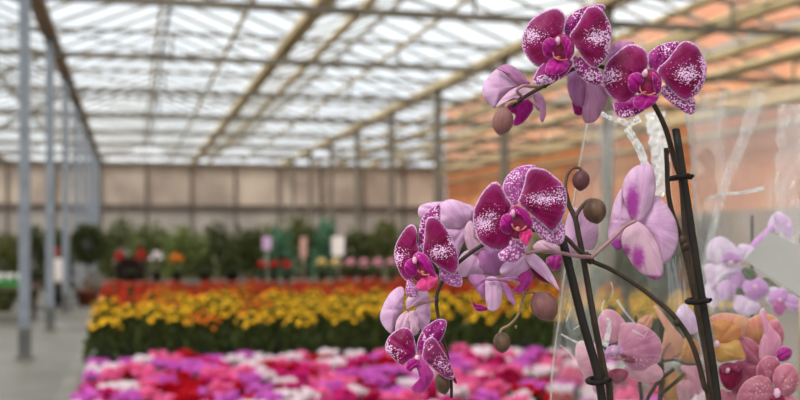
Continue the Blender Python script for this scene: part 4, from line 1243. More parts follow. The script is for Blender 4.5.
# --- rear bloom under the largest
r3 = rear(O1, [(590, 257, 1.118), (576, 256, 1.104), (558, 252.5, 1.09), (540, 251, 1.085), (526, 253.5, 1.083)], (2.0, 1.6), 'lilac bloom seen from behind, hanging under the largest bloom')
petal(r3, 'petal', 'D', [(200, 245), (228, 210), (290, 198), (330, 175), (358, 198), (352, 242), (320, 272), (270, 292), (238, 288), (203, 268)], (335, 180), 1.082, M['back'], M['spot'], cup=.008, speck=[(260, 240, 40, 20, .2)])
petal(r3, 'lateral_sepal', 'D', [(325, 175), (345, 157), (400, 188), (442, 240), (477, 300), (497, 353), (460, 322), (410, 282), (365, 244), (338, 212)], (335, 170), 1.080, M['back'], M['spot'], cup=.004)
petal(r3, 'petal', 'D', [(352, 236), (400, 258), (452, 312), (420, 310), (380, 288)], (350, 235), 1.088, M['lip_dark'], cup=.002)
petal(r3, 'lip', 'D', [(275, 302), (298, 264), (340, 246), (362, 268), (357, 312), (332, 347), (302, 370), (275, 362), (263, 346), (290, 344), (304, 325), (294, 304)], (340, 245), 1.084, M['lip'], cup=.004, tone=.1)
petal(r3, 'lateral_sepal', 'F', [(578, 150), (600, 132), (640, 142), (657, 180), (660, 240), (647, 287), (620, 307), (594, 300), (580, 260), (575, 200)], (610, 135), 1.084, M['back'], M['spot'], cup=.006, tone=.15)
petal(r3, 'petal', 'F', [(490, 138), (520, 122), (575, 130), (582, 180), (583, 248), (550, 224), (518, 182)], (590, 140), 1.092, M['back_deep'], M['spot'], cup=.004)
petal(r3, 'dorsal_sepal', 'F', [(648, 162), (682, 166), (707, 200), (723, 240), (729, 284), (700, 258), (673, 222)], (650, 150), 1.090, M['back_deep'], M['spot'], cup=.003)
petal(r3, 'petal', 'F', [(560, 150), (600, 138), (650, 140), (720, 130), (740, 142), (690, 155), (620, 155)], (660, 130), 1.080, M['back_deep'], M['spot'], cup=.002, tone=.1)
petal(r3, 'lip_tip', 'F', [(508, 252), (528, 280), (548, 272), (588, 290), (577, 306), (530, 302)], (585, 280), 1.094, M['lip'], cup=.002)

# --- rear bloom half hidden right of the largest
r4 = rear(O1, [(592, 260, 1.124), (591.5, 263, 1.140), (588, 262, 1.156), (579, 254, 1.159), (572, 244, 1.158)], 1.6, 'pale lilac bloom mostly hidden behind the left stakes')
petal(r4, 'petal', 'I', [(62, 400), (75, 330), (100, 248), (130, 238), (172, 258), (212, 285), (237, 330), (242, 380), (226, 432), (205, 452), (160, 444), (100, 474), (70, 450)], (120, 430), 1.162, M['back'], M['spot'], cup=.006)
petal(r4, 'lateral_sepal', 'D', [(432, 195), (460, 178), (507, 178), (503, 240), (470, 252), (437, 228)], (480, 170), 1.158, M['lip'], cup=.004, tone=.15)
petal(r4, 'dorsal_sepal', 'D', [(365, 135), (400, 102), (450, 108), (502, 138), (505, 170), (400, 162)], (480, 165), 1.156, M['back'], M['spot'], cup=.004, tone=.7)

# --- rear bloom at the right
r5 = rear(O1, [(591, 258, 1.118), (600, 250, 1.115), (612, 239, 1.112), (624, 227, 1.112), (635, 221, 1.118)], (2.1, 1.8), 'large pale lilac bloom seen from behind, left of the right stakes')
petal(r5, 'petal', 'I', [(362, 140), (330, 188), (312, 245), (300, 300), (289, 345), (294, 392), (318, 437), (345, 452), (362, 440), (366, 400), (385, 340), (418, 312), (395, 250), (372, 195)], (415, 310), 1.132, M['back'], M['spot'], cup=.006, tone=.15, speck=[(335, 425, 30, 35, 1.3)])
petal(r5, 'petal', 'I', [(520, 180), (560, 198), (600, 248), (630, 308), (642, 370), (637, 430), (611, 482), (565, 527), (550, 482), (520, 402), (480, 342), (450, 312), (490, 250)], (440, 310), 1.132, M['back'], M['spot'], cup=.007, tone=.0)
petal(r5, 'dorsal_sepal', 'I', [(364, 150), (369, 105), (394, 60), (430, 30), (470, 20), (507, 23), (522, 60), (529, 120), (522, 182), (502, 242), (470, 288), (440, 312), (410, 292), (384, 242), (367, 190)], (430, 315), 1.124, M['back'], M['spot'], cup=.008, tone=.1, speck=[(413, 215, 32, 80, 1.3)])
petal(r5, 'lateral_sepal', 'J', [(425, 55), (460, 68), (502, 110), (537, 170), (557, 230), (568, 290), (562, 332), (530, 350), (500, 337), (450, 312), (413, 272), (383, 222), (363, 182), (358, 130), (388, 75)], (425, 55), 1.122, M['back'], M['spot'], cup=.007, tone=.75, speck=[(440, 240, 30, 52, 1.3), (380, 205, 22, 26, 1.2), (520, 340, 60, 12, 1.3), (430, 300, 30, 14, .8)])

# --- low buds on their own twig
stalk(O1, 'pedicel', [(527, 268, 1.10), (526, 282, 1.10), (523, 298, 1.10), (518, 315, 1.10), (510, 324.5, 1.10), (502, 329, 1.10), (499.5, 334, 1.10)], (1.5, 1.4), M['pedicel_tan'], [(516, 327, 1.10, 1.5)])
bud(O1, 502, 342.5, 8.7, 10.8, -4, 1.10, M['bud_olive'], 'small olive bud on the low hanging twig')
stalk(O1, 'pedicel', [(524.5, 294, 1.10), (532, 292, 1.10), (538, 295, 1.10)], 1.2, M['pedicel_tan'])
bud(O1, 544.5, 306.5, 13.2, 16.2, -32, 1.098, M['bud_mauve'], 'plump mauve bud left of the front stakes')

# ---------------------------------------------------------------- plant two: spike with two closed buds
px2, py2 = orchid_pot('orchid_pot', 612, 1.12, BZ + .002, 'pot of the budding orchid, left of the front pair', M['pot_clear'])
pot2 = Vector((px2, py2, BZ + .1))
O2 = empty('budding_orchid', (px2, py2, BZ + .1))
tag(O2, 'orchid spike carrying two closed brown buds, tied to the left stake', 'orchid')
stalk_w(O2, 'flower_spike', [(566, 193, 1.14), (569, 205, 1.14), (575, 218, 1.138), (578, 232, 1.136), (582, 252, 1.134), (588, 285, 1.130), (595, 325, 1.128), (605, 375, 1.128), (610, 400, 1.128)],
        [pot2 + Vector((.004, .006, .08)), pot2 + Vector((.004, .008, -.012))], (2.4, 4.0), M['spike'], [(575.5, 217, 1.138, 3.0)])
stalk(O2, 'pedicel', [(567, 196, 1.14), (565.5, 186, 1.14), (567.5, 175, 1.14), (573, 168, 1.14), (579, 168, 1.14), (582, 171, 1.14)], (1.8, 1.5), M['spike_brown'])
bud(O2, 581, 180.5, 8.8, 10.6, 6, 1.14, M['bud_dark'], 'dark purple brown bud at the top of the spike')
stalk(O2, 'pedicel', [(575, 218, 1.138), (580, 209, 1.136), (586, 202, 1.134), (592, 199.5, 1.133)], (2.2, 1.9), M['spike_brown'])
bud(O2, 595, 211, 11.6, 13.2, -12, 1.134, M['bud_olive'], 'larger olive brown bud below the topmost one')
orchid_leaves(O2, px2, py2, BZ + .105, 4, 8, .06)

# ---------------------------------------------------------------- stakes and clips
def stake(px_top, py_top, px_bot, py_bot, d, pot, r, label, dx=0, dy=0):
    a, m = P(px_top, py_top, d), P(px_bot, py_bot, d)
    e = m + (m - a).normalized() * ((m.z - pot.z + .008) / max(.2, (a - m).normalized().z))
    e = Vector((pot.x + dx, pot.y + dy, pot.z - .012))
    o = empty('support_stake', e)
    w = smooth_open([a, a.lerp(m, .5), m, m.lerp(e, .5), e], 8)
    b = MB(); b.tube(w, r / 1000, 14)
    b.build('stake_rod', M['stake'], o, True)
    b = MB(); b.ball(a, (r / 1000 * 1.03, r / 1000 * 1.03, r / 1000 * .55)); b.build('stake_tip', M['stake'], o, True)
    tag(o, label, 'stake', 'black orchid stakes')
    return o


stake(676, 130, 718, 403, 1.124, pot1, 4.0, 'black support stake of the tall orchid, right of the two', dx=.008, dy=-.008)
stake(562, 238, 602, 400, 1.108, pot2, 4.3, 'black support stake of the budding orchid, left of the two', dx=-.012, dy=-.012)


def clip(px, py, d, rx, label, group='black stake clips'):
    c = P(px, py, d)
    ring = []
    for j in range(21):
        a = 2 * PI * j / 20
        ring.append(c + RT * (rx / 1000 * math.cos(a)) + FW * (.018 * math.sin(a) + .012) + UP * (.0012 * math.cos(a * 1)))
    o = empty('stake_clip', c)
    b = MB(); b.tube(ring, .0027, 8); b.build('ring', M['clip'], o, True)
    b = MB(); b.tube([c + RT * (rx / 1000) + FW * .012, c + RT * (rx / 1000 + .003) + FW * .011, c + RT * (rx / 1000 + .006) + FW * .011 + UP * .002], [.0026, .0024, .0016], 8); b.build('tab', M['clip'], o, True)
    tag(o, label, 'clip', group)


clip(682.5, 176.5, 1.118, 8.2, 'black clip high on the tall orchid stake')
clip(700, 301.5, 1.118, 8.8, 'black clip midway down the tall orchid stake')
clip(599, 382, 1.102, 8.8, 'black clip low on the budding orchid stake')

# ---------------------------------------------------------------- plant three: pale pink orchid inside the left sleeve
px3, py3 = orchid_pot('orchid_pot', 632, 1.36, BZ + .002, 'pot inside the clear left sleeve behind the front orchids', M['pot_clear'])
pot3 = Vector((px3, py3, BZ + .1))
O3 = empty('pale_pink_orchid', (px3, py3, BZ + .1))
tag(O3, 'pale pink orchid wrapped in the clear sleeve behind the left stakes', 'orchid')
stalk_w(O3, 'flower_spike', [(636, 316, 1.40), (637, 345, 1.40), (640, 385, 1.39), (641, 410, 1.385)], [pot3 + Vector((.004, .004, .06)), pot3 + Vector((.004, .004, -.012))], (1.8, 3), M['spike'])
stalk_w(O3, 'flower_spike', [(662, 312, 1.385), (661, 345, 1.385), (660, 400, 1.38)], [pot3 + Vector((.014, .002, .06)), pot3 + Vector((.012, .002, -.012))], (3, 3.4), M['spike'])
stalk(O3, 'pedicel', [(658, 364, 1.375), (666, 361, 1.37), (676, 360, 1.36), (686, 364, 1.35), (697, 364, 1.345)], 1.7, M['spike'], [(660, 365, 1.375, 2.6)])
stalk(O3, 'pedicel', [(646, 402, 1.36), (652, 391, 1.36), (661, 379, 1.36), (674, 369, 1.36)], 2.4, M['spike'])
stalk(O3, 'pedicel', [(660, 395, 1.375), (672, 385, 1.36), (684, 374.5, 1.345)], 2.4, M['spike'])
p1 = column(O3, 'K', 372, 252, 1.290, [(350, 290), (370, 300), (400, 298), (430, 296)], 'pale pink spotted bloom facing the viewer behind the left stakes', r=(4.5, 5))
petal(p1, 'dorsal_sepal', 'K', [(290, 112), (299, 75), (330, 48), (370, 53), (402, 80), (427, 115), (422, 160), (390, 205), (350, 218), (318, 222), (298, 180)], (360, 230), 1.312, M['pale_pink'], cup=.006, tone=.2)
petal(p1, 'petal', 'K', [(398, 125), (440, 113), (490, 118), (547, 143), (592, 184), (610, 230), (602, 292), (572, 333), (520, 352), (460, 347), (418, 312), (388, 270), (393, 200)], (385, 260), 1.304, M['pale_pink'], cup=.010, tilt=.006, speck=[(480, 300, 60, 30, .62)])
petal(p1, 'petal', 'K', [(178, 245), (188, 213), (215, 203), (260, 213), (312, 238), (334, 290), (322, 342), (280, 382), (245, 404), (198, 342), (180, 290)], (345, 270), 1.306, M['pale_pink'], cup=.008, tilt=.006, tone=.25)
petal(p1, 'lateral_sepal', 'K', [(420, 335), (500, 345), (570, 320), (608, 345), (614, 382), (582, 408), (520, 412), (470, 398), (436, 372)], (400, 310), 1.314, M['pale_pink'], cup=.005, tone=.45)
petal(p1, 'lateral_sepal', 'K', [(260, 395), (300, 350), (340, 340), (360, 370), (350, 420), (320, 470), (280, 470), (258, 430)], (350, 330), 1.314, M['pale_pink'], cup=.005, tone=.3)
petal(p1, 'lip', 'K', [(336, 362), (380, 342), (432, 350), (443, 372), (422, 402), (390, 422), (358, 412), (338, 392)], (385, 330), 1.296, M['lip_dark'], cup=.005, tilt=-.004)
petal(p1, 'side_lobe', 'K', [(325, 265), (340, 235), (375, 225), (408, 240), (412, 268), (380, 285), (345, 285)], (375, 290), 1.296, M['lilac_vein'], cup=.004, allspeck=.4)
petal(p1, 'side_lobe', 'K', [(400, 262), (430, 272), (470, 292), (480, 310), (450, 318), (415, 300)], (395, 290), 1.298, M['lip_dark'], cup=.003, allspeck=.4)
p2 = rear(O3, [(660, 362, 1.375), (664, 350, 1.368), (670, 343, 1.362)], 1.6, 'peach and pink bloom behind the right end of the arching stem')
petal(p2, 'petal', 'Q', [(66, 36), (86, 32), (122, 75), (172, 140), (217, 200), (205, 260), (160, 300), (130, 310), (108, 270), (118, 180), (123, 115)], (150, 300), 1.366, M['peach'], cup=.006, tone=.4)
petal(p2, 'petal', 'Q', [(175, 240), (205, 200), (250, 190), (290, 210), (300, 270), (280, 310), (220, 312), (180, 290)], (230, 310), 1.370, M['yellow'], cup=.006, tone=.3)
petal(p2, 'dorsal_sepal', 'Q', [(180, 70), (215, 20), (250, 40), (280, 90), (290, 160), (240, 170), (205, 130)], (230, 200), 1.376, M['white_lilac'], cup=.005)
petal(p2, 'lateral_sepal', 'S', [(205, 235), (260, 215), (300, 240), (310, 330), (290, 375), (255, 340), (225, 280)], (230, 210), 1.374, M['pale_pink'], cup=.005, tone=.3)
petal(p2, 'lateral_sepal', 'S', [(115, 310), (150, 265), (200, 265), (245, 310), (250, 370), (210, 420), (140, 420), (112, 370)], (170, 250), 1.378, M['yellow'], cup=.006, tone=.2)
petal(p2, 'petal', 'S', [(185, 330), (230, 300), (270, 320), (275, 370), (240, 410), (195, 400)], (220, 290), 1.372, M['pale_pink'], cup=.005, tone=.4)
petal(O3, 'petal', 'K', [(486, 112), (528, 78), (558, 75), (563, 110), (548, 148), (515, 150)], (500, 150), 1.366, M['peach'], cup=.004, tone=.25, label='peach petal tip above the pale pink bloom')
orchid_leaves(O3, px3, py3, BZ + .105, 3, 5, .055)

# ---------------------------------------------------------------- plant four: peach orchid at the lower right
px4, py4 = orchid_pot('orchid_pot', 752, 1.36, BZ + .002, 'pot of the peach orchid, right behind the tall stakes', M['pot_clear'])
pot4 = Vector((px4, py4, BZ + .1))
O4 = empty('peach_orchid', (px4, py4, BZ + .1))
tag(O4, 'peach and rose orchid crowding the lower right beside the tall stakes', 'orchid')
stalk_w(O4, 'flower_spike', [(752, 325, 1.40), (755, 350, 1.40), (754, 400, 1.39)], [pot4 + Vector((0, .006, .06)), pot4 + Vector((0, .004, -.012))], (2, 3), M['spike'])
q1 = column(O4, 'Q', 385, 218, 1.318, None, 'yellow bloom veined with rose right beside the tall stakes', r=(3, 4))
petal(q1, 'petal', 'Q', [(362, 117), (410, 97), (460, 104), (497, 130), (503, 170), (492, 205), (440, 225), (385, 222), (370, 165)], (375, 225), 1.326, M['yellow'], cup=.006, tone=.35)
petal(q1, 'petal', 'Q', [(378, 225), (440, 215), (490, 200), (520, 258), (528, 292), (470, 302), (400, 313), (380, 292)], (378, 228), 1.322, M['yellow'], cup=.007)
petal(q1, 'dorsal_sepal', 'Q', [(345, 92), (400, 66), (460, 68), (512, 78), (548, 110), (522, 172), (502, 192), (470, 150), (410, 140), (365, 130)], (400, 200), 1.340, M['peach'], cup=.006, tone=.3)
q2 = column(O4, 'Q', 620, 205, 1.350, None, 'peach bloom behind the pointed pink one', r=(3, 4))
petal(q2, 'petal', 'Q', [(516, 140), (548, 95), (600, 73), (650, 73), (692, 100), (704, 160), (680, 210), (600, 225), (540, 212), (508, 182)], (610, 215), 1.358, M['peach'], cup=.008)
petal(q2, 'dorsal_sepal', 'Q', [(598, 72), (612, 38), (630, 60), (637, 100), (662, 140), (702, 190), (695, 262), (640, 305), (597, 292), (598, 230), (620, 160), (604, 110)], (640, 300), 1.340, M['pale_pink'], cup=.005, tone=.2)
petal(q2, 'petal', 'Q', [(645, 112), (690, 103), (717, 150), (720, 202), (700, 234), (668, 184)], (670, 230), 1.350, M['rose'], cup=.004, tone=.2)
petal(q2, 'lateral_sepal', 'Q', [(496, 187), (550, 193), (593, 230), (605, 282), (598, 315), (545, 310), (510, 270), (496, 222)], (600, 300), 1.344, M['rose'], cup=.005, tone=.1)
petal(q2, 'lip', 'Q', [(686, 252), (720, 233), (757, 245), (758, 277), (736, 302), (700, 308), (682, 282)], (690, 290), 1.336, M['lip'], cup=.005, tone=.1)
q3 = column(O4, 'S', 440, 250, 1.330, None, 'rose bloom with a wine lip low beside the tall stakes', r=(2.4, 2.6))
petal(q3, 'petal', 'S', [(480, 205), (590, 205), (606, 262), (588, 330), (530, 372), (470, 380), (455, 340), (470, 270)], (460, 260), 1.348, M['rose'], cup=.006, tone=.0)
petal(q3, 'lip', 'S', [(396, 237), (440, 212), (502, 228), (513, 280), (492, 322), (455, 352), (423, 337), (402, 297)], (440, 215), 1.336, M['lip_dark'], cup=.006)
petal(q3, 'side_lobe', 'S', [(400, 232), (440, 218), (490, 215), (508, 235), (490, 262), (455, 252), (420, 268)], (440, 210), 1.331, M['lip_dark'], cup=.004, tone=.5, allspeck=.3)
petal(q3, 'lateral_sepal', 'S', [(395, 345), (440, 355), (500, 360), (520, 420), (420, 440), (398, 400)], (450, 300), 1.352, M['rose'], cup=.005, tone=.4)
q4 = column(O4, 'S', 685, 366, 1.290, [(655, 385), (680, 400), (710, 385)], 'dusky pink bloom facing the viewer at the lower right corner', r=(4, 6))
petal(q4, 'dorsal_sepal', 'S', [(583, 272), (589, 225), (620, 188), (660, 180), (697, 205), (694, 242), (676, 300), (655, 320), (630, 310), (605, 290)], (670, 350), 1.306, M['rose'], cup=.006, speck=[(640, 250, 40, 40, .5)])
petal(q4, 'petal', 'S', [(486, 385), (508, 330), (550, 293), (600, 276), (642, 290), (670, 340), (664, 390), (632, 432), (560, 450), (498, 435)], (675, 370), 1.300, M['rose'], cup=.008, tone=.15, speck=[(600, 350, 60, 50, .62)])
petal(q4, 'petal', 'S', [(664, 295), (678, 245), (720, 218), (762, 223), (793, 270), (793, 322), (762, 372), (710, 376), (678, 350)], (680, 365), 1.300, M['rose'], cup=.008, tone=.15, speck=[(740, 310, 50, 50, .62)])
petal(q4, 'lateral_sepal', 'S', [(690, 375), (740, 375), (780, 390), (800, 430), (760, 460), (710, 440)], (690, 370), 1.306, M['rose'], cup=.006, tone=.2)
petal(q4, 'lip', 'S', [(650, 385), (685, 372), (720, 385), (725, 430), (690, 460), (655, 435)], (685, 372), 1.288, M['lip_dark'], cup=.005)
orchid_leaves(O4, px4, py4, BZ + .105, 3, 9, .08)

# ---------------------------------------------------------------- plant five: white and lilac orchid in the right sleeve
px5, py5 = orchid_pot('orchid_pot', 752, 1.66, BZ + .002, 'pot inside the clear right sleeve, rearmost on the bench', M['pot_clear'])
pot5 = Vector((px5, py5, BZ + .1))
O5 = empty('white_lilac_orchid', (px5, py5, BZ + .1))
tag(O5, 'white and lilac orchid wrapped in the hazy right sleeve behind the grey tag', 'orchid')
stalk_w(O5, 'flower_spike', [(752, 215, 1.70), (752, 260, 1.70), (752, 330, 1.69), (752, 400, 1.68)], [pot5 + Vector((0, .01, .05)), pot5 + Vector((0, .006, -.012))], (2.4, 3.4), M['spike'])
w1 = column(O5, 'W', 455, 215, 1.63, None, 'white bloom with a lilac heart left of the grey tag', r=(4, 4))
petal(w1, 'dorsal_sepal', 'W', [(332, 170), (343, 120), (375, 88), (420, 86), (467, 120), (503, 165), (503, 202), (440, 214), (390, 222), (348, 207)], (450, 215), 1.645, M['white_lilac'], cup=.008, speck=[])
petal(w1, 'petal', 'W', [(405, 205), (420, 170), (455, 158), (495, 180), (500, 208), (450, 216)], (455, 215), 1.640, M['lilac_vein'], cup=.004, tone=.0)
petal(w1, 'petal', 'W', [(325, 225), (400, 215), (500, 225), (515, 262), (450, 278), (400, 300), (380, 345), (342, 332), (326, 270)], (455, 220), 1.648, M['white_lilac'], cup=.006)
petal(w1, 'lip', 'W', [(388, 325), (440, 300), (482, 340), (455, 392), (400, 395)], (430, 300), 1.640, M['lilac_vein'], cup=.005)
petal(w1, 'petal', 'W', [(490, 130), (530, 120), (580, 150), (570, 200), (520, 210), (500, 180)], (500, 215), 1.652, M['white_lilac'], cup=.005)
w2 = column(O5, 'W', 600, 130, 1.65, None, 'lilac veined bloom just above the grey tag', r=(4, 4))
petal(w2, 'petal', 'W', [(535, 170), (560, 110), (605, 68), (655, 22), (672, 45), (648, 92), (600, 150), (560, 185)], (600, 130), 1.660, M['lilac_vein'], cup=.006)
petal(w2, 'petal', 'W', [(672, -30), (735, -20), (765, 30), (757, 95), (720, 80), (688, 40)], (660, 60), 1.662, M['lilac_vein'], cup=.006)
petal(w2, 'dorsal_sepal', 'W', [(640, 30), (660, -20), (700, -40), (720, 0), (700, 50), (665, 70)], (650, 70), 1.668, M['white_lilac'], cup=.004)
w3 = column(O5, 'W', 575, 335, 1.62, None, 'lilac veined bloom under the grey tag', r=(4, 4))
petal(w3, 'petal', 'W', [(512, 325), (560, 285), (612, 297), (645, 340), (602, 395), (540, 388)], (580, 340), 1.640, M['lilac_vein'], cup=.006)
petal(w3, 'petal', 'W', [(630, 350), (680, 335), (740, 370), (760, 430), (700, 450), (640, 420)], (600, 350), 1.645, M['white_lilac'], cup=.006)
petal(w3, 'lateral_sepal', 'W', [(470, 380), (530, 380), (590, 400), (600, 450), (520, 480), (470, 440)], (560, 360), 1.645, M['white_lilac'], cup=.005)
w4 = column(O5, 'W', 700, 400, 1.62, None, 'lilac veined bloom lowest, half under the grey tag', r=(3, 3))
petal(w4, 'petal', 'W', [(640, 395), (670, 350), (720, 345), (745, 380), (720, 420), (670, 430)], (700, 400), 1.628, M['lilac_vein'], cup=.005)
petal(w4, 'petal', 'W', [(705, 390), (750, 370), (800, 395), (810, 440), (760, 460), (715, 430)], (700, 400), 1.630, M['lilac_vein'], cup=.005, tone=.3)
petal(w4, 'lip', 'W', [(675, 400), (710, 400), (730, 440), (700, 480), (665, 450)], (700, 400), 1.620, M['lip'], cup=.004, tone=.3)
petal(w1, 'lateral_sepal', 'W', [(440, 270), (500, 258), (530, 300), (500, 345), (455, 330)], (460, 240), 1.650, M['lilac_vein'], cup=.005, tone=.2)
petal(w1, 'lateral_sepal', 'W', [(330, 320), (385, 330), (400, 390), (370, 440), (325, 400)], (400, 280), 1.652, M['white_lilac'], cup=.005)
petal(O5, 'leaf', 'W', [(600, 300), (640, 290), (690, 330), (720, 350), (670, 345), (630, 330)], (720, 350), 1.650, M['orchid_leaf'], M['orchid_leaf'], cup=.002)
petal(O5, 'leaf', 'W', [(470, 345), (520, 340), (535, 375), (500, 385)], (540, 380), 1.652, M['orchid_leaf'], M['orchid_leaf'], cup=.002)
petal(O5, 'leaf', 'W', [(508, 250), (540, 238), (583, 268), (566, 312), (530, 296)], (580, 300), 1.642, M['orchid_leaf'], M['orchid_leaf'], cup=.002)
orchid_leaves(O5, px5, py5, BZ + .105, 3, 12, .055)

# ---------------------------------------------------------------- grey tag
def slab(parent, name, corners, d, th, mat):
    vs = [P(x, y, dd) + FW * (k * th) for k in (0, 1) for (x, y, dd) in [(c[0], c[1], d + (c[2] if len(c) > 2 else 0)) for c in corners]]
    n = len(corners)
    fs = [tuple(reversed(range(n))), tuple(n + i for i in range(n))] + [(i, (i + 1) % n, n + (i + 1) % n, n + i) for i in range(n)]
    return mesh_obj(name, vs, fs, mat, parent, False)


c = P(760, 260, 1.44)
o = empty('plant_tag', (c.x, c.y, c.z))
slab(o, 'tag_card', [(744, 260), (770.5, 231.5), (841, 268), (815, 306)], 1.44, .0012, M['grey_card'])
b = MB(); b.tube([P(800, 285, 1.443), P(800, 330, 1.443), P(798, 420, 1.445), P(790, 560, 1.45)], .002, 8); b.build('tag_stick', M['stick'], o, True)
tag(o, 'plain pale grey plant tag, tilted in front of the right sleeve', 'tag')

# ---------------------------------------------------------------- plastic sleeves
def sleeve(rows, dc, dd, seed, mat, amp, NA=72, NV=60):
    """rows = [(py, px_left, px_right)] at depth dc; the tube is dd deep to either side"""
    vs, fs = [], []
    for i in range(NV + 1):
        t = i / NV * (len(rows) - 1)
        k = min(int(t), len(rows) - 2); u = t - k
        py, xl, xr = (rows[k][q] + (rows[k + 1][q] - rows[k][q]) * u for q in range(3))
        m = P((xl + xr) / 2, py, dc)
        w = (xr - xl) / 2 / FPX * dc
        for j in range(NA):
            a = 2 * PI * j / NA
            q = Vector((math.cos(a) * 2.2, math.sin(a) * 2.2, m.z * 5.0 + seed))
            n1 = noise.noise(q); n2 = abs(noise.noise(q * 2.3 + Vector((5, 1, seed)))); n3 = noise.noise(Vector((a * 2.5, m.z * 2.0, seed * 3)))
            g = 1 + amp * (1.0 * n1 - 1.1 * n2 + .7 * n3)
            vs.append(m + RT * (w * math.cos(a) * g) + FW * (dd * math.sin(a) * g))
    for i in range(NV):
        for j in range(NA): fs.append((i * NA + j, i * NA + (j + 1) % NA, (i + 1) * NA + (j + 1) % NA, (i + 1) * NA + j))
    return vs, fs


def ribbon(parent, name, pts, width, d, seed, mat, amp=.006, lean=.7):
    """crumpled strip for film folds and their pale glints, along a path; width in px"""
    w = smooth_open([Vector((x, y, 0)) for x, y in pts], 10)
    vs, fs = [], []
    NW = 9
    for i, p in enumerate(w):
        dr = (w[min(i + 1, len(w) - 1)] - w[max(i - 1, 0)]).normalized()
        s = Vector((-dr.y, dr.x, 0))
        tw = width[0] + (width[1] - width[0]) * i / (len(w) - 1)
        for j in range(NW):
            u = j / (NW - 1) - .5
            q = p + s * (u * tw * (1 + .35 * noise.noise(Vector((i * .35, seed, 0)))))
            dd = d + amp * (noise.noise(Vector((i * .3, j * .5, seed))) + .7 * abs(noise.noise(Vector((i * .7, j * 1.1, seed + 9)))))
            dd += lean * (max(y for _, y in pts) - q.y) / FPX * d
            vs.append(P(q.x, q.y, dd))
    for i in range(len(w) - 1):
        for j in range(NW - 1):
            k = i * NW + j
            fs.append((k, k + 1, k + NW + 1, k + NW))
    return mesh_obj(name, vs, fs, mat, parent, True)


SL = empty('plastic_sleeve', (px3, py3, BZ))
vs, fs = sleeve([(118, 586, 664), (150, 582, 672), (205, 573, 684), (260, 565, 692), (310, 558, 704), (350, 553, 706), (400, 550, 705), (480, 556, 700), (560, 574, 690), (630, 576, 688)], 1.37, .11, 2.0, M['film'], .035)
mesh_obj('film', vs, fs, M['film'], SL, True)
ribbon(SL, 'film_fold_glint', [(627, 128), (633, 138), (640, 150), (645, 166), (645, 184), (641, 197)], (7, 10), 1.24, 1.0, M['film_fold_glint'])
ribbon(SL, 'film_fold_glint', [(655, 112), (657, 130), (660, 150), (660, 172), (655, 195)], (20, 17), 1.25, 4.0, M['film_fold_glint'], .008)
ribbon(SL, 'film_fold_glint', [(596, 108), (606, 116), (618, 120), (630, 124), (640, 118)], (3, 7), 1.25, 7.0, M['film_fold_glint'], .006)
ribbon(SL, 'film_fold_glint', [(561, 334), (570, 339), (579, 343), (584, 342)], (1.5, 2.6), 1.262, 9.0, M['film_fold_glint'], .003)
ribbon(SL, 'film_fold_glint', [(617, 300), (623, 309), (631, 319), (638, 326)], (2.4, 1.0), 1.262, 12.0, M['film_fold_glint'], .003)
ribbon(SL, 'film_fold_glint', [(608, 318), (609, 328), (606, 341), (604, 346)], (3.0, 8.0), 1.262, 14.0, M['film_fold_glint'], .004)
b = MB(); b.tube(smooth_open([P(588, 121, 1.366), P(580, 162, 1.366), P(573, 204, 1.366), P(566, 262, 1.366), P(560, 312, 1.366), P(554, 356, 1.366), P(551, 402, 1.366), P(557, 480, 1.366)], 6), .0007, 6)
b.build('film_seam', M['seam'], SL, True)
for pts, wd, sd in (([(566, 322), (569, 314), (571, 306)], (1.2, .6), 31.0), ([(604, 300), (602, 308), (603, 315)], (1.0, 1.6), 33.0), ([(573, 330), (577, 327), (580, 325)], (.8, 1.2), 35.0),
                    ([(560, 345), (567, 350), (573, 357)], (.8, 1.2), 37.0), ([(632, 330), (640, 334), (645, 337)], (2.2, .8), 39.0), ([(642, 328), (647, 331), (643, 338), (637, 338)], (.8, .8), 41.0), ([(611, 282), (613, 290), (611, 298)], (.9, .5), 43.0)):
    ribbon(SL, 'film_fold_glint', pts, wd, 1.255, sd, M['film_fold_glint'], .002)  # small pale strips added as painted glints on the film
tag(SL, 'clear crinkled plastic sleeve around the pale pink orchid', 'sleeve')

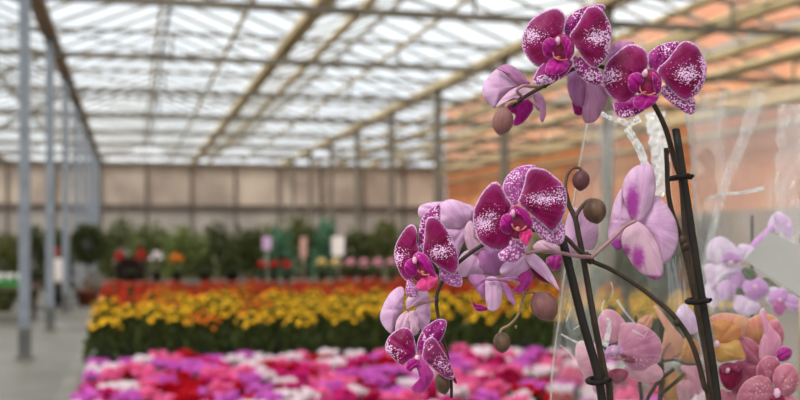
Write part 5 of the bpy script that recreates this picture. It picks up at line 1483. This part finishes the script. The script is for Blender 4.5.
SR = empty('plastic_sleeve', (px5, py5, BZ))
vs, fs = sleeve([(98, 688, 872), (150, 690, 868), (220, 694, 858), (300, 698, 846), (380, 704, 832), (470, 706, 810), (540, 700, 804)], 1.66, .14, 6.0, M['film_milky'], .10)
mesh_obj('film', vs, fs, M['film_milky'], SR, True)
ribbon(SR, 'film_fold_glint', [(760, 92), (749, 122), (740, 148), (728, 176), (719, 205), (708, 250), (700, 290)], (15, 5), 1.50, 3.0, M['film_band'], .01)
ribbon(SR, 'film_fold_glint', [(792, 104), (790, 150), (787, 190), (789, 240), (790, 290)], (30, 20), 1.50, 8.0, M['film_band'], .014)
ribbon(SR, 'film_fold_glint', [(705, 200), (722, 194), (740, 193), (764, 188)], (1.5, 4), 1.49, 11.0, M['film_fold_glint'], .006)
tag(SR, 'hazy plastic sleeve around the white and lilac orchid at the right', 'sleeve')

# ================================================================== LIGHT
world = bpy.data.worlds.new('World'); SC.world = world
world.use_nodes = True
nt = world.node_tree
for n in list(nt.nodes): nt.nodes.remove(n)
wo = N(nt, 'ShaderNodeOutputWorld'); bg = N(nt, 'ShaderNodeBackground')
tc = N(nt, 'ShaderNodeTexCoord')
nz = N(nt, 'ShaderNodeTexNoise', i_Scale=2.5, i_Detail=5.0); L(nt, tc.outputs['Generated'], nz.inputs['Vector'])
cl = mixc(nt, smooth_step(nt, nz.outputs['Fac'], 0.36, 0.66), lin((230, 237, 246)), (1.0, 1.0, 0.99))
L(nt, cl, bg.inputs['Color']); bg.inputs['Strength'].default_value = 1.05
L(nt, bg.outputs[0], wo.inputs['Surface'])

sun = bpy.data.lights.new('Sun', 'SUN'); so = bpy.data.objects.new('Sun', sun); COL.objects.link(so)
sun.energy = 3.2; sun.angle = math.radians(28); sun.color = (1.0, 0.95, 0.86)
so.rotation_euler = Vector((0.55, 0.45, -0.72)).to_track_quat('-Z', 'Y').to_euler()

# ================================================================== CAMERA
cam = bpy.data.cameras.new('Camera'); co = bpy.data.objects.new('Camera', cam); COL.objects.link(co)
co.location = CAM
co.rotation_euler = (PI / 2, 0, -YAW)
cam.sensor_width = 36.0; cam.lens = 36.0 * FPX / 800.0
cam.shift_y = 40.0 / 800.0
cam.clip_start = 0.05; cam.clip_end = 500
cam.dof.use_dof = True; cam.dof.focus_distance = 1.09; cam.dof.aperture_fstop = 5.6
SC.camera = co

SC.view_settings.view_transform = 'Standard'
SC.view_settings.look = 'None'
SC.view_settings.exposure = 0.28
SC.view_settings.gamma = 1.0
SC.view_settings.use_curve_mapping = False
SC.cycles.use_denoising = True
SC.cycles.transparent_max_bounces = 32
SC.cycles.max_bounces = 8
SC.cycles.sample_clamp_indirect = 6.0
